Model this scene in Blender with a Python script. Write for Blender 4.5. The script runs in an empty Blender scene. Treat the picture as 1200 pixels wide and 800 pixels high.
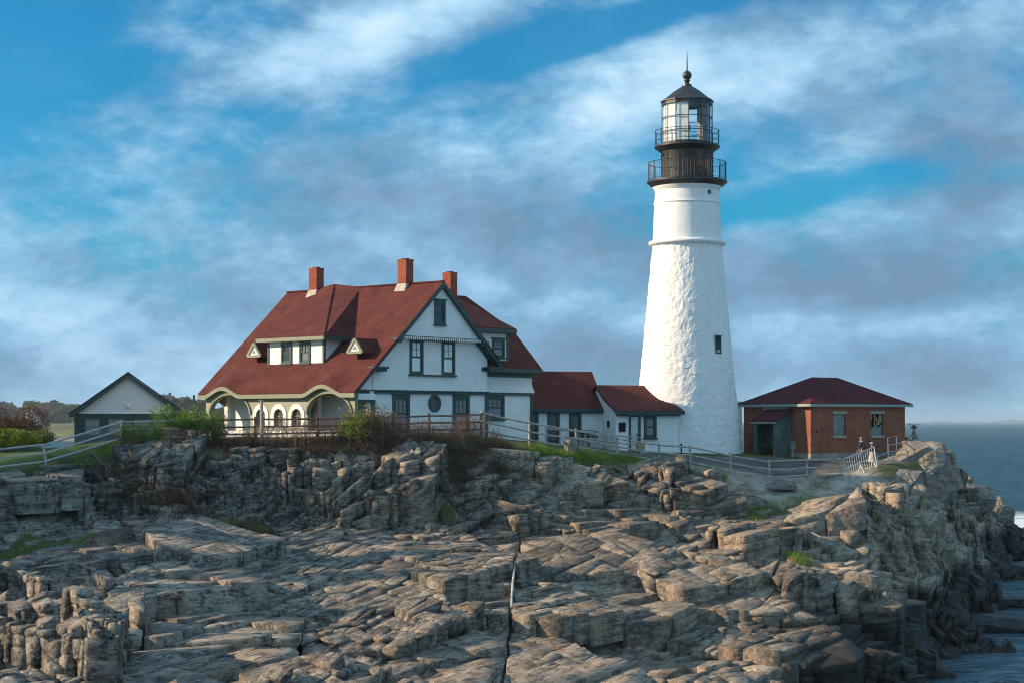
EXPOSURE = 0.48
CLOUD_UP = .2
CLOUD_BACK = .55
SKY_TINT = (.03, .62, .92)
HAZE = 0.00009
import bpy, math, random
import numpy as np
from mathutils import Vector, Matrix
from mathutils.geometry import tessellate_polygon

PI = math.pi
R = math.radians
SC = bpy.context.scene
COL = SC.collection
random.seed(7)
RNG = np.random.default_rng(11)

# ------------------------------------------------------------------ camera
CAMZ = 12.0
FPX = 2100.0                      # focal length in pixels of a 1200 px wide picture
cam_d = bpy.data.cameras.new('camera')
cam = bpy.data.objects.new('camera', cam_d)
COL.objects.link(cam)
cam.location = (0, 0, CAMZ)
cam.rotation_euler = (R(90), 0, 0)
cam_d.sensor_width = 36
cam_d.lens = FPX / 1200 * 36
cam_d.shift_y = 93.0 / 1200
cam_d.clip_start = 0.5
cam_d.clip_end = 60000
SC.camera = cam

# ------------------------------------------------------------------ object helpers
def tag(o, label=None, cat=None, group=None, kind=None):
    if label: o['label'] = label
    if cat: o['category'] = cat
    if group: o['group'] = group
    if kind: o['kind'] = kind
    return o

def empty(name, loc=(0, 0, 0), rz=0.0, scale=1.0):
    o = bpy.data.objects.new(name, None)
    COL.objects.link(o)
    o.location = loc
    o.rotation_euler = (0, 0, rz)
    o.scale = (scale,) * 3
    o.empty_display_size = 0.5
    return o

def copy_tree(o, parent=None):
    c = o.copy()
    COL.objects.link(c)
    c.parent = parent
    for ch in list(o.children):
        copy_tree(ch, c)
    return c

def mesh_np(name, V, F, mat, parent=None, smooth=False, attrs=None):
    """V (n,3), F (m,k) all faces with the same number of corners"""
    me = bpy.data.meshes.new(name)
    V = np.asarray(V, dtype=np.float32); F = np.asarray(F, dtype=np.int32)
    n, k = F.shape
    me.vertices.add(len(V)); me.vertices.foreach_set('co', V.ravel())
    me.loops.add(n * k); me.loops.foreach_set('vertex_index', F.ravel())
    me.polygons.add(n)
    me.polygons.foreach_set('loop_start', np.arange(n, dtype=np.int32) * k)
    me.polygons.foreach_set('loop_total', np.full(n, k, dtype=np.int32))
    me.update(calc_edges=True)
    if smooth: me.polygons.foreach_set('use_smooth', np.ones(n, dtype=bool))
    if attrs:
        for an, av in attrs.items():
            a = me.attributes.new(an, 'FLOAT', 'POINT')
            a.data.foreach_set('value', np.asarray(av, dtype=np.float32).ravel())
    me.validate()
    if mat: me.materials.append(mat)
    o = bpy.data.objects.new(name, me)
    COL.objects.link(o)
    if parent: o.parent = parent
    return o

class MB:
    """collects shapes and links them as ONE mesh object"""
    def __init__(s): s.v = []; s.f = []
    def add(s, vs, fs):
        b = len(s.v); s.v += [tuple(p) for p in vs]; s.f += [tuple(i + b for i in f) for f in fs]; return s
    def box(s, x0, x1, y0, y1, z0, z1):
        vs = [(x, y, z) for z in (z0, z1) for y in (y0, y1) for x in (x0, x1)]
        return s.add(vs, [(0, 2, 3, 1), (4, 5, 7, 6), (0, 1, 5, 4), (2, 6, 7, 3), (0, 4, 6, 2), (1, 3, 7, 5)])
    def bar(s, p, q, w, h=None, up=(0, 0, 1)):
        p = Vector(p); q = Vector(q); h = h or w
        d = (q - p).normalized(); u = Vector(up)
        if abs(d.dot(u)) > .98: u = Vector((0, 1, 0))
        a = d.cross(u).normalized() * (w / 2); b = a.cross(d).normalized() * (h / 2)
        vs = []
        for c in (p, q): vs += [c - a - b, c + a - b, c + a + b, c - a + b]
        return s.add(vs, [(3, 2, 1, 0), (4, 5, 6, 7), (0, 1, 5, 4), (1, 2, 6, 5), (2, 3, 7, 6), (3, 0, 4, 7)])
    def tube(s, pts, r, n=8, cap=True):
        pts = [Vector(p) for p in pts]
        rs = r if isinstance(r, (list, tuple)) else [r] * len(pts)
        b = len(s.v); ref = None
        for i, p in enumerate(pts):
            d = (pts[min(i + 1, len(pts) - 1)] - pts[max(i - 1, 0)]).normalized()
            if ref is None: ref = Vector((0, 0, 1)) if abs(d.z) < .9 else Vector((1, 0, 0))
            a = d.cross(ref).normalized(); c = a.cross(d).normalized(); ref = c
            for k in range(n):
                t = 2 * PI * k / n
                s.v.append(tuple(p + (a * math.cos(t) + c * math.sin(t)) * rs[i]))
        for i in range(len(pts) - 1):
            for k in range(n):
                k2 = (k + 1) % n
                s.f.append((b + i * n + k, b + i * n + k2, b + (i + 1) * n + k2, b + (i + 1) * n + k))
        if cap:
            s.f.append(tuple(b + k for k in range(n))[::-1])
            s.f.append(tuple(b + (len(pts) - 1) * n + k for k in range(n)))
        return s
    def lathe(s, prof, n=32, c=(0, 0), closed=False, ph=0.0):
        b = len(s.v)
        for (r, z) in prof:
            for k in range(n):
                t = 2 * PI * k / n + ph
                s.v.append((c[0] + r * math.cos(t), c[1] + r * math.sin(t), z))
        m = len(prof)
        rng = range(m) if closed else range(m - 1)
        for i in rng:
            j = (i + 1) % m
            for k in range(n):
                k2 = (k + 1) % n
                s.f.append((b + i * n + k, b + i * n + k2, b + j * n + k2, b + j * n + k))
        return s
    def prism(s, outer, holes, f, t0, t1):
        """outline (2d) with holes, swept from t0 to t1; f(a, b, t) gives the point"""
        loops = [outer] + list(holes)
        flat = [p for l in loops for p in l]
        tris = tessellate_polygon([[Vector((p[0], p[1], 0)) for p in l] for l in loops])
        b = len(s.v); n = len(flat)
        s.v += [tuple(f(p[0], p[1], t0)) for p in flat] + [tuple(f(p[0], p[1], t1)) for p in flat]
        for t in tris:
            s.f.append((b + t[0], b + t[1], b + t[2])); s.f.append((b + n + t[2], b + n + t[1], b + n + t[0]))
        o = 0
        for l in loops:
            m = len(l)
            for i in range(m):
                j = (i + 1) % m
                s.f.append((b + o + i, b + o + j, b + n + o + j, b + n + o + i))
            o += m
        return s
    def slab(s, poly, off):
        """3d polygon thickened by the vector off"""
        m = len(poly); off = Vector(off)
        vs = [Vector(p) for p in poly] + [Vector(p) + off for p in poly]
        return s.add(vs, [tuple(range(m))[::-1], tuple(range(m, 2 * m))] + [(i, (i + 1) % m, m + (i + 1) % m, m + i) for i in range(m)])
    def build(s, name, mat, parent=None, smooth=False, bevel=0.0):
        import bmesh
        me = bpy.data.meshes.new(name)
        me.from_pydata(s.v, [], s.f)
        bm = bmesh.new(); bm.from_mesh(me)
        bmesh.ops.recalc_face_normals(bm, faces=bm.faces)
        bm.to_mesh(me); bm.free()
        if smooth:
            me.polygons.foreach_set('use_smooth', np.ones(len(me.polygons), dtype=bool))
        me.materials.append(mat)
        o = bpy.data.objects.new(name, me)
        COL.objects.link(o)
        if parent: o.parent = parent
        if bevel:
            m = o.modifiers.new('bevel', 'BEVEL'); m.width = bevel; m.segments = 1; m.limit_method = 'ANGLE'
        return o

FX = lambda a, b, t: (a, t, b)      # outline drawn in x,z swept along y
FY = lambda a, b, t: (t, a, b)      # outline drawn in y,z swept along x

def arch(c, hw, z0, zs, rise, n=14):
    pts = [(c - hw, z0), (c + hw, z0)]
    for i in range(n + 1):
        t = PI * i / n
        pts.append((c + hw * math.cos(t), zs + rise * math.sin(t)))
    return pts
def rect(x0, x1, z0, z1): return [(x0, z0), (x1, z0), (x1, z1), (x0, z1)]
def ellipse(cx, cz, a, b, n=28): return [(cx + a * math.cos(2 * PI * i / n), cz + b * math.sin(2 * PI * i / n)) for i in range(n)]

# ------------------------------------------------------------------ material helpers
class NT:
    def __init__(s, name):
        s.m = bpy.data.materials.new(name); s.m.use_nodes = True
        s.t = s.m.node_tree; s.t.nodes.clear()
        s.out = s.n('ShaderNodeOutputMaterial')
        s.b = s.n('ShaderNodeBsdfPrincipled')
        s.l(s.b.outputs[0], s.out.inputs[0])
    def n(s, ty, **kw):
        nd = s.t.nodes.new(ty)
        for k, v in kw.items():
            if k in nd.inputs: nd.inputs[k].default_value = v
            else: setattr(nd, k, v)
        return nd
    def l(s, a, b): s.t.links.new(a, b)
    def coord(s, sc=(1, 1, 1), rot=(0, 0, 0), out='Object'):
        c = s.n('ShaderNodeTexCoord'); m = s.n('ShaderNodeMapping')
        m.inputs['Scale'].default_value = sc; m.inputs['Rotation'].default_value = rot
        s.l(c.outputs[out], m.inputs[0]); return m.outputs[0]
    def noise(s, vec, scale, detail=4, rough=.55, dist=0.0):
        nd = s.n('ShaderNodeTexNoise'); nd.inputs['Scale'].default_value = scale; nd.inputs['Detail'].default_value = detail
        nd.inputs['Roughness'].default_value = rough; nd.inputs['Distortion'].default_value = dist
        if vec: s.l(vec, nd.inputs['Vector'])
        return nd.outputs[0]
    def vor(s, vec, scale, feat='F1', out=0):
        nd = s.n('ShaderNodeTexVoronoi'); nd.feature = feat; nd.inputs['Scale'].default_value = scale
        if vec: s.l(vec, nd.inputs['Vector'])
        return nd.outputs[out]
    def ramp(s, fac, stops, interp='LINEAR'):
        nd = s.n('ShaderNodeValToRGB'); cr = nd.color_ramp; cr.interpolation = interp
        while len(cr.elements) < len(stops): cr.elements.new(.5)
        for e, (p, c) in zip(cr.elements, stops):
            e.position = p; e.color = (c if isinstance(c, (tuple, list)) else (c, c, c)) + (1,) if not isinstance(c, float) and not isinstance(c, int) else (c, c, c, 1)
        s.l(fac, nd.inputs[0]); return nd.outputs[0]
    def math(s, op, a, b=None, c=None, clamp=False):
        nd = s.n('ShaderNodeMath'); nd.operation = op; nd.use_clamp = clamp
        for i, x in enumerate((a, b, c)):
            if x is None: continue
            if isinstance(x, (int, float)): nd.inputs[i].default_value = x
            else: s.l(x, nd.inputs[i])
        return nd.outputs[0]
    def mix(s, f, a, b, mode='MIX'):
        nd = s.n('ShaderNodeMix'); nd.data_type = 'RGBA'; nd.blend_type = mode; nd.clamp_factor = True
        for i, x in ((0, f), (6, a), (7, b)):
            if isinstance(x, (int, float)): nd.inputs[i].default_value = x if i == 0 else (x, x, x, 1)
            elif isinstance(x, tuple): nd.inputs[i].default_value = x + (1,) if len(x) == 3 else x
            else: s.l(x, nd.inputs[i])
        return nd.outputs[2]
    def bump(s, h, strength=.5, dist=.02, chain=None):
        nd = s.n('ShaderNodeBump'); nd.inputs['Strength'].default_value = strength; nd.inputs['Distance'].default_value = dist
        s.l(h, nd.inputs['Height'])
        if chain: s.l(chain, nd.inputs['Normal'])
        return nd.outputs[0]
    def sep(s, vec):
        nd = s.n('ShaderNodeSeparateXYZ'); s.l(vec, nd.inputs[0]); return nd.outputs
    def attr(s, name):
        nd = s.n('ShaderNodeAttribute'); nd.attribute_name = name; return nd.outputs['Fac']
    def col(s, c):
        if isinstance(c, tuple): s.b.inputs['Base Color'].default_value = c + (1,)
        else: s.l(c, s.b.inputs['Base Color'])
    def fin(s, rough=.7, normal=None, spec=.3, metal=0.0):
        if isinstance(rough, (int, float)): s.b.inputs['Roughness'].default_value = rough
        else: s.l(rough, s.b.inputs['Roughness'])
        s.b.inputs['Specular IOR Level'].default_value = spec
        s.b.inputs['Metallic'].default_value = metal
        if normal: s.l(normal, s.b.inputs['Normal'])
        return s.m

def simple(name, c, rough=.7, var=.12, scale=3.0, spec=.3, metal=0.0, bump=.0, grime=None):
    n = NT(name); v = n.coord()
    a = n.noise(v, scale, 5)
    lo = tuple(x * (1 - var * 1.6) for x in c); hi = tuple(min(1, x * (1 + var)) for x in c)
    col = n.ramp(a, [(.3, lo), (.7, hi)])
    if grime:
        g = n.ramp(n.noise(n.coord((1, 1, .25)), scale * 2.3, 6, .65), [(.52, 0.0), (.72, 1.0)])
        col = n.mix(n.math('MULTIPLY', g, .5), col, grime)
    n.col(col)
    nm = n.bump(n.noise(v, scale * 9, 4), bump, .01) if bump else None
    return n.fin(rough, nm, spec, metal)

def siding(name, c, pitch=.115, dirt_and_shade=(.45, .43, .38)):
    n = NT(name); v = n.coord(); x, y, z = n.sep(v)
    f = n.math('FRACT', n.math('DIVIDE', z, pitch))
    lap_shade = n.math('GREATER_THAN', f, .9)
    big = n.noise(v, 1.3, 5)
    st = n.noise(n.coord((3, 3, .35)), 1.6, 5, .6)
    # every board its own tone
    row = n.math('FLOOR', n.math('DIVIDE', z, pitch))
    wn = n.n('ShaderNodeTexWhiteNoise', noise_dimensions='1D'); n.l(row, wn.inputs['W'])
    col = n.mix(n.math('MULTIPLY', wn.outputs[0], .10), c, tuple(q * .8 for q in c))
    col = n.mix(n.ramp(big, [(.45, 0.0), (.8, .2)]), col, dirt_and_shade)
    col = n.mix(n.ramp(st, [(.55, 0.0), (.8, .22)]), col, dirt_and_shade)
    col = n.mix(n.math('MULTIPLY', lap_shade, .3), col, dirt_and_shade)  # shadow line under each board painted in with the dirt tone
    n.col(col)
    nm = n.bump(n.math('SUBTRACT', 1.0, f), 1.0, .028)
    nm = n.bump(n.noise(v, 14, 4), .12, .01, nm)
    return n.fin(.6, nm, .3)

def courses(name, c1, c2, cm, bw, bh, mortar, rough=.85, bump=.6, big=(.6, 1.25), off=.5, stain=None):
    """bricks or roof shingles: rows follow z, columns follow x+y"""
    n = NT(name); v = n.coord(); x, y, z = n.sep(v)
    cb = n.n('ShaderNodeCombineXYZ'); n.l(n.math('ADD', x, y), cb.inputs[0]); n.l(z, cb.inputs[1])
    b = n.n('ShaderNodeTexBrick'); b.offset = off
    n.l(cb.outputs[0], b.inputs['Vector'])
    b.inputs['Color1'].default_value = c1 + (1,); b.inputs['Color2'].default_value = c2 + (1,); b.inputs['Mortar'].default_value = cm + (1,)
    b.inputs['Scale'].default_value = 1.0; b.inputs['Brick Width'].default_value = bw; b.inputs['Row Height'].default_value = bh
    b.inputs['Mortar Size'].default_value = mortar; b.inputs['Bias'].default_value = 0.0
    k = n.ramp(n.noise(v, .8, 6, .62), [(.3, (big[0],) * 3), (.75, (big[1],) * 3)])
    col = n.mix(1.0, b.outputs['Color'], k, 'MULTIPLY')
    k2 = n.ramp(n.noise(n.coord((1, 1, 3)), 5, 5, .7), [(.35, (.75,) * 3), (.7, (1.2,) * 3)])
    col = n.mix(1.0, col, k2, 'MULTIPLY')
    if stain: col = n.mix(n.ramp(n.noise(n.coord((2.5, 2.5, .4)), .9, 6, .65), [(.5, 0.0), (.78, .55)]), col, stain)
    n.col(col)
    nm = n.bump(b.outputs['Fac'], -bump, .015)
    nm = n.bump(n.noise(v, 18, 4), .35, .012, nm)
    return n.fin(rough, nm, .2)

M = {}
M['white_siding'] = siding('white_clapboard', (.80, .80, .79))
M['shed_siding'] = siding('aged_clapboard', (.68, .68, .69))
M['white'] = simple('white_paint', (.80, .80, .78), .55, .06, 2.0, grime=(.5, .47, .42), bump=.15)
M['green'] = simple('dark_green_trim', (.035, .072, .07), .5, .15, 2.0, bump=.1, grime=(.07, .1, .09))
M['sage'] = siding('sage_shingle', (.25, .26, .195), .14, (.22, .23, .18))
M['sage_trim'] = simple('sage_trim', (.22, .24, .18), .55, .08, 2.0, bump=.1)
M['roof'] = courses('red_shingles', (.126, .032, .027), (.096, .027, .023), (.085, .02, .018), .30, .115, .012, .9, .45, (.68, 1.25), stain=(.15, .055, .045))
M['brick'] = courses('red_brick', (.42, .135, .07), (.31, .095, .055), (.24, .13, .09), .22, .075, .010, .85, .4, (.72, 1.2), stain=(.16, .055, .04))
M['chimney_brick'] = courses('chimney_brick', (.37, .09, .045), (.28, .062, .034), (.25, .10, .06), .22, .075, .012, .85, .5, (.7, 1.2))
M['iron'] = simple('black_iron', (.022, .022, .023), .42, .3, 1.6, spec=.5, bump=.1, grime=(.06, .05, .045))
M['stone_trim'] = simple('stone_sill', (.42, .38, .32), .8, .15, 4, bump=.3, grime=(.25, .21, .17))
M['concrete'] = simple('concrete', (.34, .30, .25), .9, .22, .8, bump=.4, grime=(.2, .17, .14))
M['grey_wood'] = simple('weathered_wood', (.44, .40, .35), .8, .25, 5, bump=.5, grime=(.16, .13, .11))
M['brown_wood'] = simple('brown_rail_wood', (.17, .11, .09), .85, .3, 5, bump=.5, grime=(.08, .055, .045))
M['silver'] = simple('galvanised_pipe', (.34, .36, .38), .35, .1, 6, spec=.5, metal=.6)
M['dull_metal'] = simple('grey_metal', (.22, .23, .24), .5, .2, 5, metal=.3)
M['teal_box'] = simple('teal_grey_boards', (.085, .13, .125), .65, .3, 1.2, bump=.2, grime=(.22, .26, .25))
M['dark'] = simple('dark_void', (.012, .012, .014), .9, .1, 2)
M['skin'] = simple('skin', (.50, .28, .19), .55, .05, 20)
M['navy'] = simple('navy_cloth', (.014, .02, .04), .9, .1, 20)
M['jeans'] = simple('blue_jeans', (.05, .08, .15), .9, .1, 20)
M['cream_cloth'] = simple('cream_cloth', (.55, .47, .36), .9, .1, 10)
M['pale_blue'] = simple('pale_blue_cloth', (.45, .6, .8), .8, .05, 10)
M['shoe'] = simple('black_leather', (.02, .02, .02), .5, .1, 10)
M['curtain'] = simple('grey_curtain', (.30, .30, .33), .9, .12, 6)
M['bark'] = simple('bark', (.10, .075, .06), .9, .3, 6, bump=.5)

def glassy(name, c, rough=.06, alpha=None):
    n = NT(name)
    n.col(c); n.b.inputs['IOR'].default_value = 1.5
    v = n.coord(); nm = n.bump(n.noise(v, 1.1, 2), .06, .05)
    return n.fin(rough, nm, .5)
M['glass'] = glassy('window_glass', (.035, .045, .055))
M['glass_light'] = glassy('curtained_glass', (.19, .19, .22), .12)
def clear_glass():
    n = NT('lantern_glass')
    n.t.nodes.remove(n.b)
    tr = n.n('ShaderNodeBsdfTransparent'); gl = n.n('ShaderNodeBsdfGlossy'); gl.inputs['Roughness'].default_value = .03
    tr.inputs[0].default_value = (.95, .97, .98, 1)
    fr = n.n('ShaderNodeLayerWeight'); fr.inputs[0].default_value = .5
    mx = n.n('ShaderNodeMixShader'); n.l(n.math('ADD', n.math('MULTIPLY', n.math('POWER', fr.outputs['Facing'], 4.0), .7), .05), mx.inputs[0]); n.l(tr.outputs[0], mx.inputs[1]); n.l(gl.outputs[0], mx.inputs[2])
    n.l(mx.outputs[0], n.out.inputs[0]); return n.m
M['clear'] = clear_glass()

def iron_rusty():
    n = NT('black_iron_rust'); v = n.coord()
    base = n.ramp(n.noise(v, 1.5, 6), [(.3, (.02, .02, .021)), (.7, (.05, .047, .045))])
    st = n.ramp(n.noise(n.coord((2, 2, .3)), 2.2, 5, .6), [(.5, 0.0), (.75, .6)])
    base = n.mix(st, base, (.10, .09, .08))
    x, y, z = n.sep(v)
    # rust patches keep to one side of the drum (facing right-front)
    m1 = n.math('MULTIPLY', n.math('GREATER_THAN', x, .35), n.math('LESS_THAN', x, 1.25))
    m = n.math('MULTIPLY', n.math('MULTIPLY', m1, n.math('LESS_THAN', y, 0.0)), n.ramp(n.noise(v, 2.6, 4, .6), [(.54, 0.0), (.58, 1.0)]))
    base = n.mix(m, base, (.28, .06, .03))
    n.col(base); return n.fin(.45, n.bump(n.noise(v, 5, 4), .2, .02), .5)
M['iron_rust'] = iron_rusty()

def tower_mat():
    n = NT('whitewashed_stone'); v = n.coord()
    st = n.noise(n.coord((1.2, 1.2, .25)), 1.3, 6, .6)
    col = n.ramp(st, [(.3, (.76, .76, .75)), (.6, (.83, .83, .82)), (.80, (.66, .64, .60))])
    sp = n.ramp(n.noise(v, 7, 6, .7), [(.6, 0.0), (.78, .35)])
    col = n.mix(sp, col, (.55, .53, .49))
    n.col(col)
    nm = n.bump(n.noise(n.coord((1, 1, 1.6)), 4.5, 6, .6), .35, .05)
    nm = n.bump(n.noise(v, 22, 4, .6), .25, .015, nm)
    return n.fin(.75, nm, .25)
M['tower'] = tower_mat()

M['lit_niche_glass'] = glassy('porch_glass_lit', (.12, .10, .055), .15)  # yellowish light inside the porch niches put into the glass colour
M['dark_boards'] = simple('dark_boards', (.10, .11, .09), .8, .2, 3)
M['door_blue'] = simple('pale_door_paint', (.55, .62, .66), .5, .06, 2)
M['roof_dark'] = courses('maroon_shingles', (.125, .022, .026), (.10, .02, .024), (.06, .014, .016), .30, .10, .010, .9, .4, (.7, 1.2))
M['roof_grey'] = courses('dark_shingles', (.05, .048, .05), (.035, .034, .036), (.02, .02, .02), .30, .12, .012, .9, .4)
M['gutter'] = simple('sage_gutter', (.26, .34, .30), .6, .1, 3, grime=(.2, .22, .18))
M['board_grey'] = simple('grey_green_board', (.20, .25, .24), .75, .2, 2.5, grime=(.3, .32, .30))
M['tan_wood'] = simple('tan_wood', (.42, .29, .15), .8, .2, 5, bump=.3)
M['brown_door'] = simple('brown_door', (.07, .035, .028), .7, .3, 3)
M['pale_wood'] = simple('pale_weathered_wood', (.46, .44, .44), .8, .15, 5, bump=.4, grime=(.25, .2, .17))
M['white_metal'] = simple('white_metal', (.62, .64, .66), .4, .06, 5, spec=.5)
M['lip'] = simple('lips', (.32, .12, .10), .5, .05, 10)
M['glass_pale'] = glassy('pale_glass', (.24, .26, .27), .15)
def rock_solid(name, wet=False):
    n = NT(name); v = n.coord(); st = n.coord((.5, 1.6, 2.6), (.3, .1, .4))
    f = n.math('ADD', n.math('MULTIPLY', n.noise(st, 1.4, 7, .62, .3), .6), n.math('MULTIPLY', n.noise(v, 1.1, 6, .62), .4))
    if wet: col = n.ramp(f, [(.3, (.008, .008, .008)), (.7, (.026, .022, .016))])
    else:
        col = n.ramp(f, [(.30, (.07, .065, .062)), (.42, (.15, .14, .13)), (.54, (.25, .235, .21)), (.70, (.36, .335, .30))])
        col = n.mix(n.ramp(n.noise(v, 1.7, 5, .6), [(.50, 0.0), (.66, .7)]), col, (.27, .16, .085))
        col = n.mix(n.ramp(n.noise(n.coord((1, 1, .3)), 1.9, 7, .7), [(.55, 0.0), (.68, .6)]), col, (.05, .047, .045))
        col = n.mix(1.0, col, n.ramp(n.noise(v, 9, 5, .7), [(.32, (.7,) * 3), (.75, (1.3,) * 3)]), 'MULTIPLY')
    n.col(col)
    nm = n.bump(n.noise(st, 3, 7, .68), .6, .08); nm = n.bump(n.noise(v, 9, 6, .72), .6, .05, nm)
    return n.fin(.45 if wet else .88, nm, .3)
M['rock_solid'] = rock_solid('boulder_rock'); M['wet_rock'] = rock_solid('wet_reef_rock', True)
# ------------------------------------------------------------------ terrain
def P(px, py, Y):
    return ((px - 600) / FPX * Y, Y, CAMZ - (py - 493) * Y / FPX)
CT = []
def colm(px, *rows):
    for (py, Y) in rows: CT.append(P(px, py, Y))
colm(-180, (565, 84), (600, 81), (640, 78), (660, 72), (720, 64), (800, 56), (900, 48))
colm(0, (572, 84.5), (600, 82.5), (645, 80), (655, 75), (690, 70), (740, 63), (800, 57), (950, 46))
colm(100, (545, 87), (572, 85.3), (630, 82), (650, 77), (700, 70), (760, 62), (800, 58), (950, 48))
colm(200, (528, 89.5), (560, 87), (575, 85), (600, 83.5), (628, 82), (640, 78), (700, 70), (750, 64), (800, 58.5), (950, 49))
colm(300, (523, 90.5), (535, 89.5), (603, 86), (640, 81), (700, 72), (740, 67), (760, 62), (800, 58), (950, 49))
colm(400, (520, 91), (532, 90), (603, 87), (625, 82), (680, 75), (740, 67), (800, 60), (950, 50))
colm(500, (515, 92.5), (545, 90.5), (600, 87.5), (625, 83), (660, 78), (720, 70), (800, 60), (950, 50))
colm(600, (523, 95), (530, 93.8), (560, 91.5), (603, 89.5), (620, 86), (660, 80), (700, 74), (800, 61), (950, 51))
colm(700, (537, 98), (545, 96.5), (570, 94.2), (605, 92), (620, 88), (650, 83), (700, 76), (800, 62), (950, 52))
colm(800, (552, 101), (562, 99), (580, 96), (605, 94), (622, 90), (660, 84), (720, 75), (800, 64), (920, 55))
colm(900, (566, 103.2), (582, 101), (603, 98), (630, 92), (660, 87), (700, 80), (730, 76), (800, 67), (900, 58))
colm(1000, (563, 104), (578, 102.5), (592, 100), (620, 94), (650, 90), (690, 84), (730, 79), (760, 75), (800, 71), (870, 66))
colm(1050, (546, 107), (560, 105), (580, 102), (600, 98), (625, 95), (700, 89), (760, 84), (800, 81), (830, 78))
colm(1095, (530, 112), (560, 109), (600, 106), (650, 102.5), (700, 98.5), (765, 92), (790, 86))
colm(1125, (552, 122), (600, 118), (640, 112), (690, 106), (740, 102))
colm(1150, (570, 146), (600, 143), (640, 139), (668, 134), (694, 123), (720, 112))
colm(1180, (605, 156), (630, 154), (648, 152), (668, 143), (690, 130))
CT += [(33, 128, -1.2), (31.5, 120, -1.2), (36.5, 133, -.6), (30, 111, -.6), (26, 97, -.8)]
# plateau, given as (X, Y, height relative to the camera)
for q in [(-22.4, 86, -2.35), (-30, 86, -3.0), (-30, 96, -2.0), (-19, 88, -1.35), (-25, 96, -1.9), (-26, 105, -1.55), (-30, 105, -1.6), (-34, 106, -1.7), (-19.4, 89, -1.05), (-18, 95, -1.25),
          (-20, 103, -1.25), (-22, 112, -1.4), (-28, 113, -2.4), (-31, 124, -6), (-37, 112, -2.6), (-40, 96, -3.4), (-15.6, 91, -1.0), (-10, 91.5, -1.02), (-10, 98, -1.2), (-15, 105, -1.2),
          (-15, 118, -1.6), (-4.3, 93, -.86), (-1.6, 94, -.9), (.9, 96, -1.3), (3.5, 98, -1.72), (5.9, 99.5, -2.1), (8.3, 101, -2.5), (12.6, 103, -3.1), (14.9, 103.5, -3.5), (17.1, 104, -3.45), (19.2, 104, -3.35),
          (-2, 100, -1.15), (3, 105, -1.35), (6.3, 108.5, -1.8), (0, 112, -1.4), (8, 113, -2.0), (10.5, 109.5, -2.0), (11.2, 119, -2.1), (14.5, 110, -2.15), (18.5, 110.5, -2.42), (16, 107, -2.75),
          (22, 112, -2.45), (25, 115.3, -2.25), (21.5, 108.5, -2.7), (25.3, 112, -2.3), (18, 119, -2.3), (22, 123, -2.3), (27.5, 116, -2.3), (28, 122, -2.8), (5, 122, -2.2), (30, 128, -4.4), (33, 136, -5.0), (36, 142, -5.6), (38, 148, -5.8), (41, 154, -8),
          (24, 132, -6), (10, 134, -7), (-10, 132, -6), (-25, 135, -9), (0, 150, -12.8), (-30, 150, -13), (-60, 140, -12), (25, 148, -12.5), (35, 162, -12.8), (45, 170, -13.5), (0, 170, -14), (-60, 172, -14), (60, 172, -14),
          (62, 140, -14.5), (52, 118, -13.2), (45, 105, -13), (36, 90, -13), (30, 80, -13.4), (24, 70, -13.6), (20, 60, -13.5), (16, 50, -13.5), (50, 80, -14.5), (40, 60, -14.5), (0, 46, -13), (-12, 44, -12.5), (-30, 44, -11), (70, 110, -14.5),
          (-45, 84, -3.6), (-52, 76, -5), (-55, 60, -9), (-60, 90, -4), (-70, 110, -5), (-50, 110, -5), (-50, 125, -9)]:
    CT.append((q[0], q[1], q[2] + CAMZ))
CT = np.array(CT)
def _phi(r): return np.sqrt(r * r + .3)
_A = _phi(np.hypot(CT[:, None, 0] - CT[None, :, 0], (CT[:, None, 1] - CT[None, :, 1])))
_A += np.eye(len(CT)) * .03
_n = len(CT)
_K = np.zeros((_n + 1, _n + 1)); _K[:_n, :_n] = _A; _K[_n, :_n] = 1; _K[:_n, _n] = 1
_W = np.linalg.solve(_K, np.append(CT[:, 2], 0))
def base_exact(X, Y):
    X = np.asarray(X, float); Y = np.asarray(Y, float); sh = X.shape
    x = X.ravel(); y = Y.ravel(); out = np.empty(len(x))
    for i in range(0, len(x), 60000):
        out[i:i + 60000] = _phi(np.hypot(x[i:i + 60000, None] - CT[None, :, 0], y[i:i + 60000, None] - CT[None, :, 1])) @ _W[:_n] + _W[_n]
    return out.reshape(sh)

_gx = np.arange(-76, 76.01, .4); _gy = np.arange(40, 182.01, .4)
_GX, _GY = np.meshgrid(_gx, _gy); _G = base_exact(_GX, _GY)
_gg = np.gradient(_G, .4); _GS = np.hypot(_gg[0], _gg[1])
def _bil(G, X, Y):
    X = np.asarray(X, float); Y = np.asarray(Y, float)
    a = np.clip((X + 76) / .4, 0, len(_gx) - 1.001); b = np.clip((Y - 40) / .4, 0, len(_gy) - 1.001)
    i = a.astype(int); j = b.astype(int); fi = a - i; fj = b - j
    return (G[j, i] * (1 - fi) + G[j, i + 1] * fi) * (1 - fj) + (G[j + 1, i] * (1 - fi) + G[j + 1, i + 1] * fi) * fj
def base_h(X, Y): return _bil(_G, X, Y)

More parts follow.
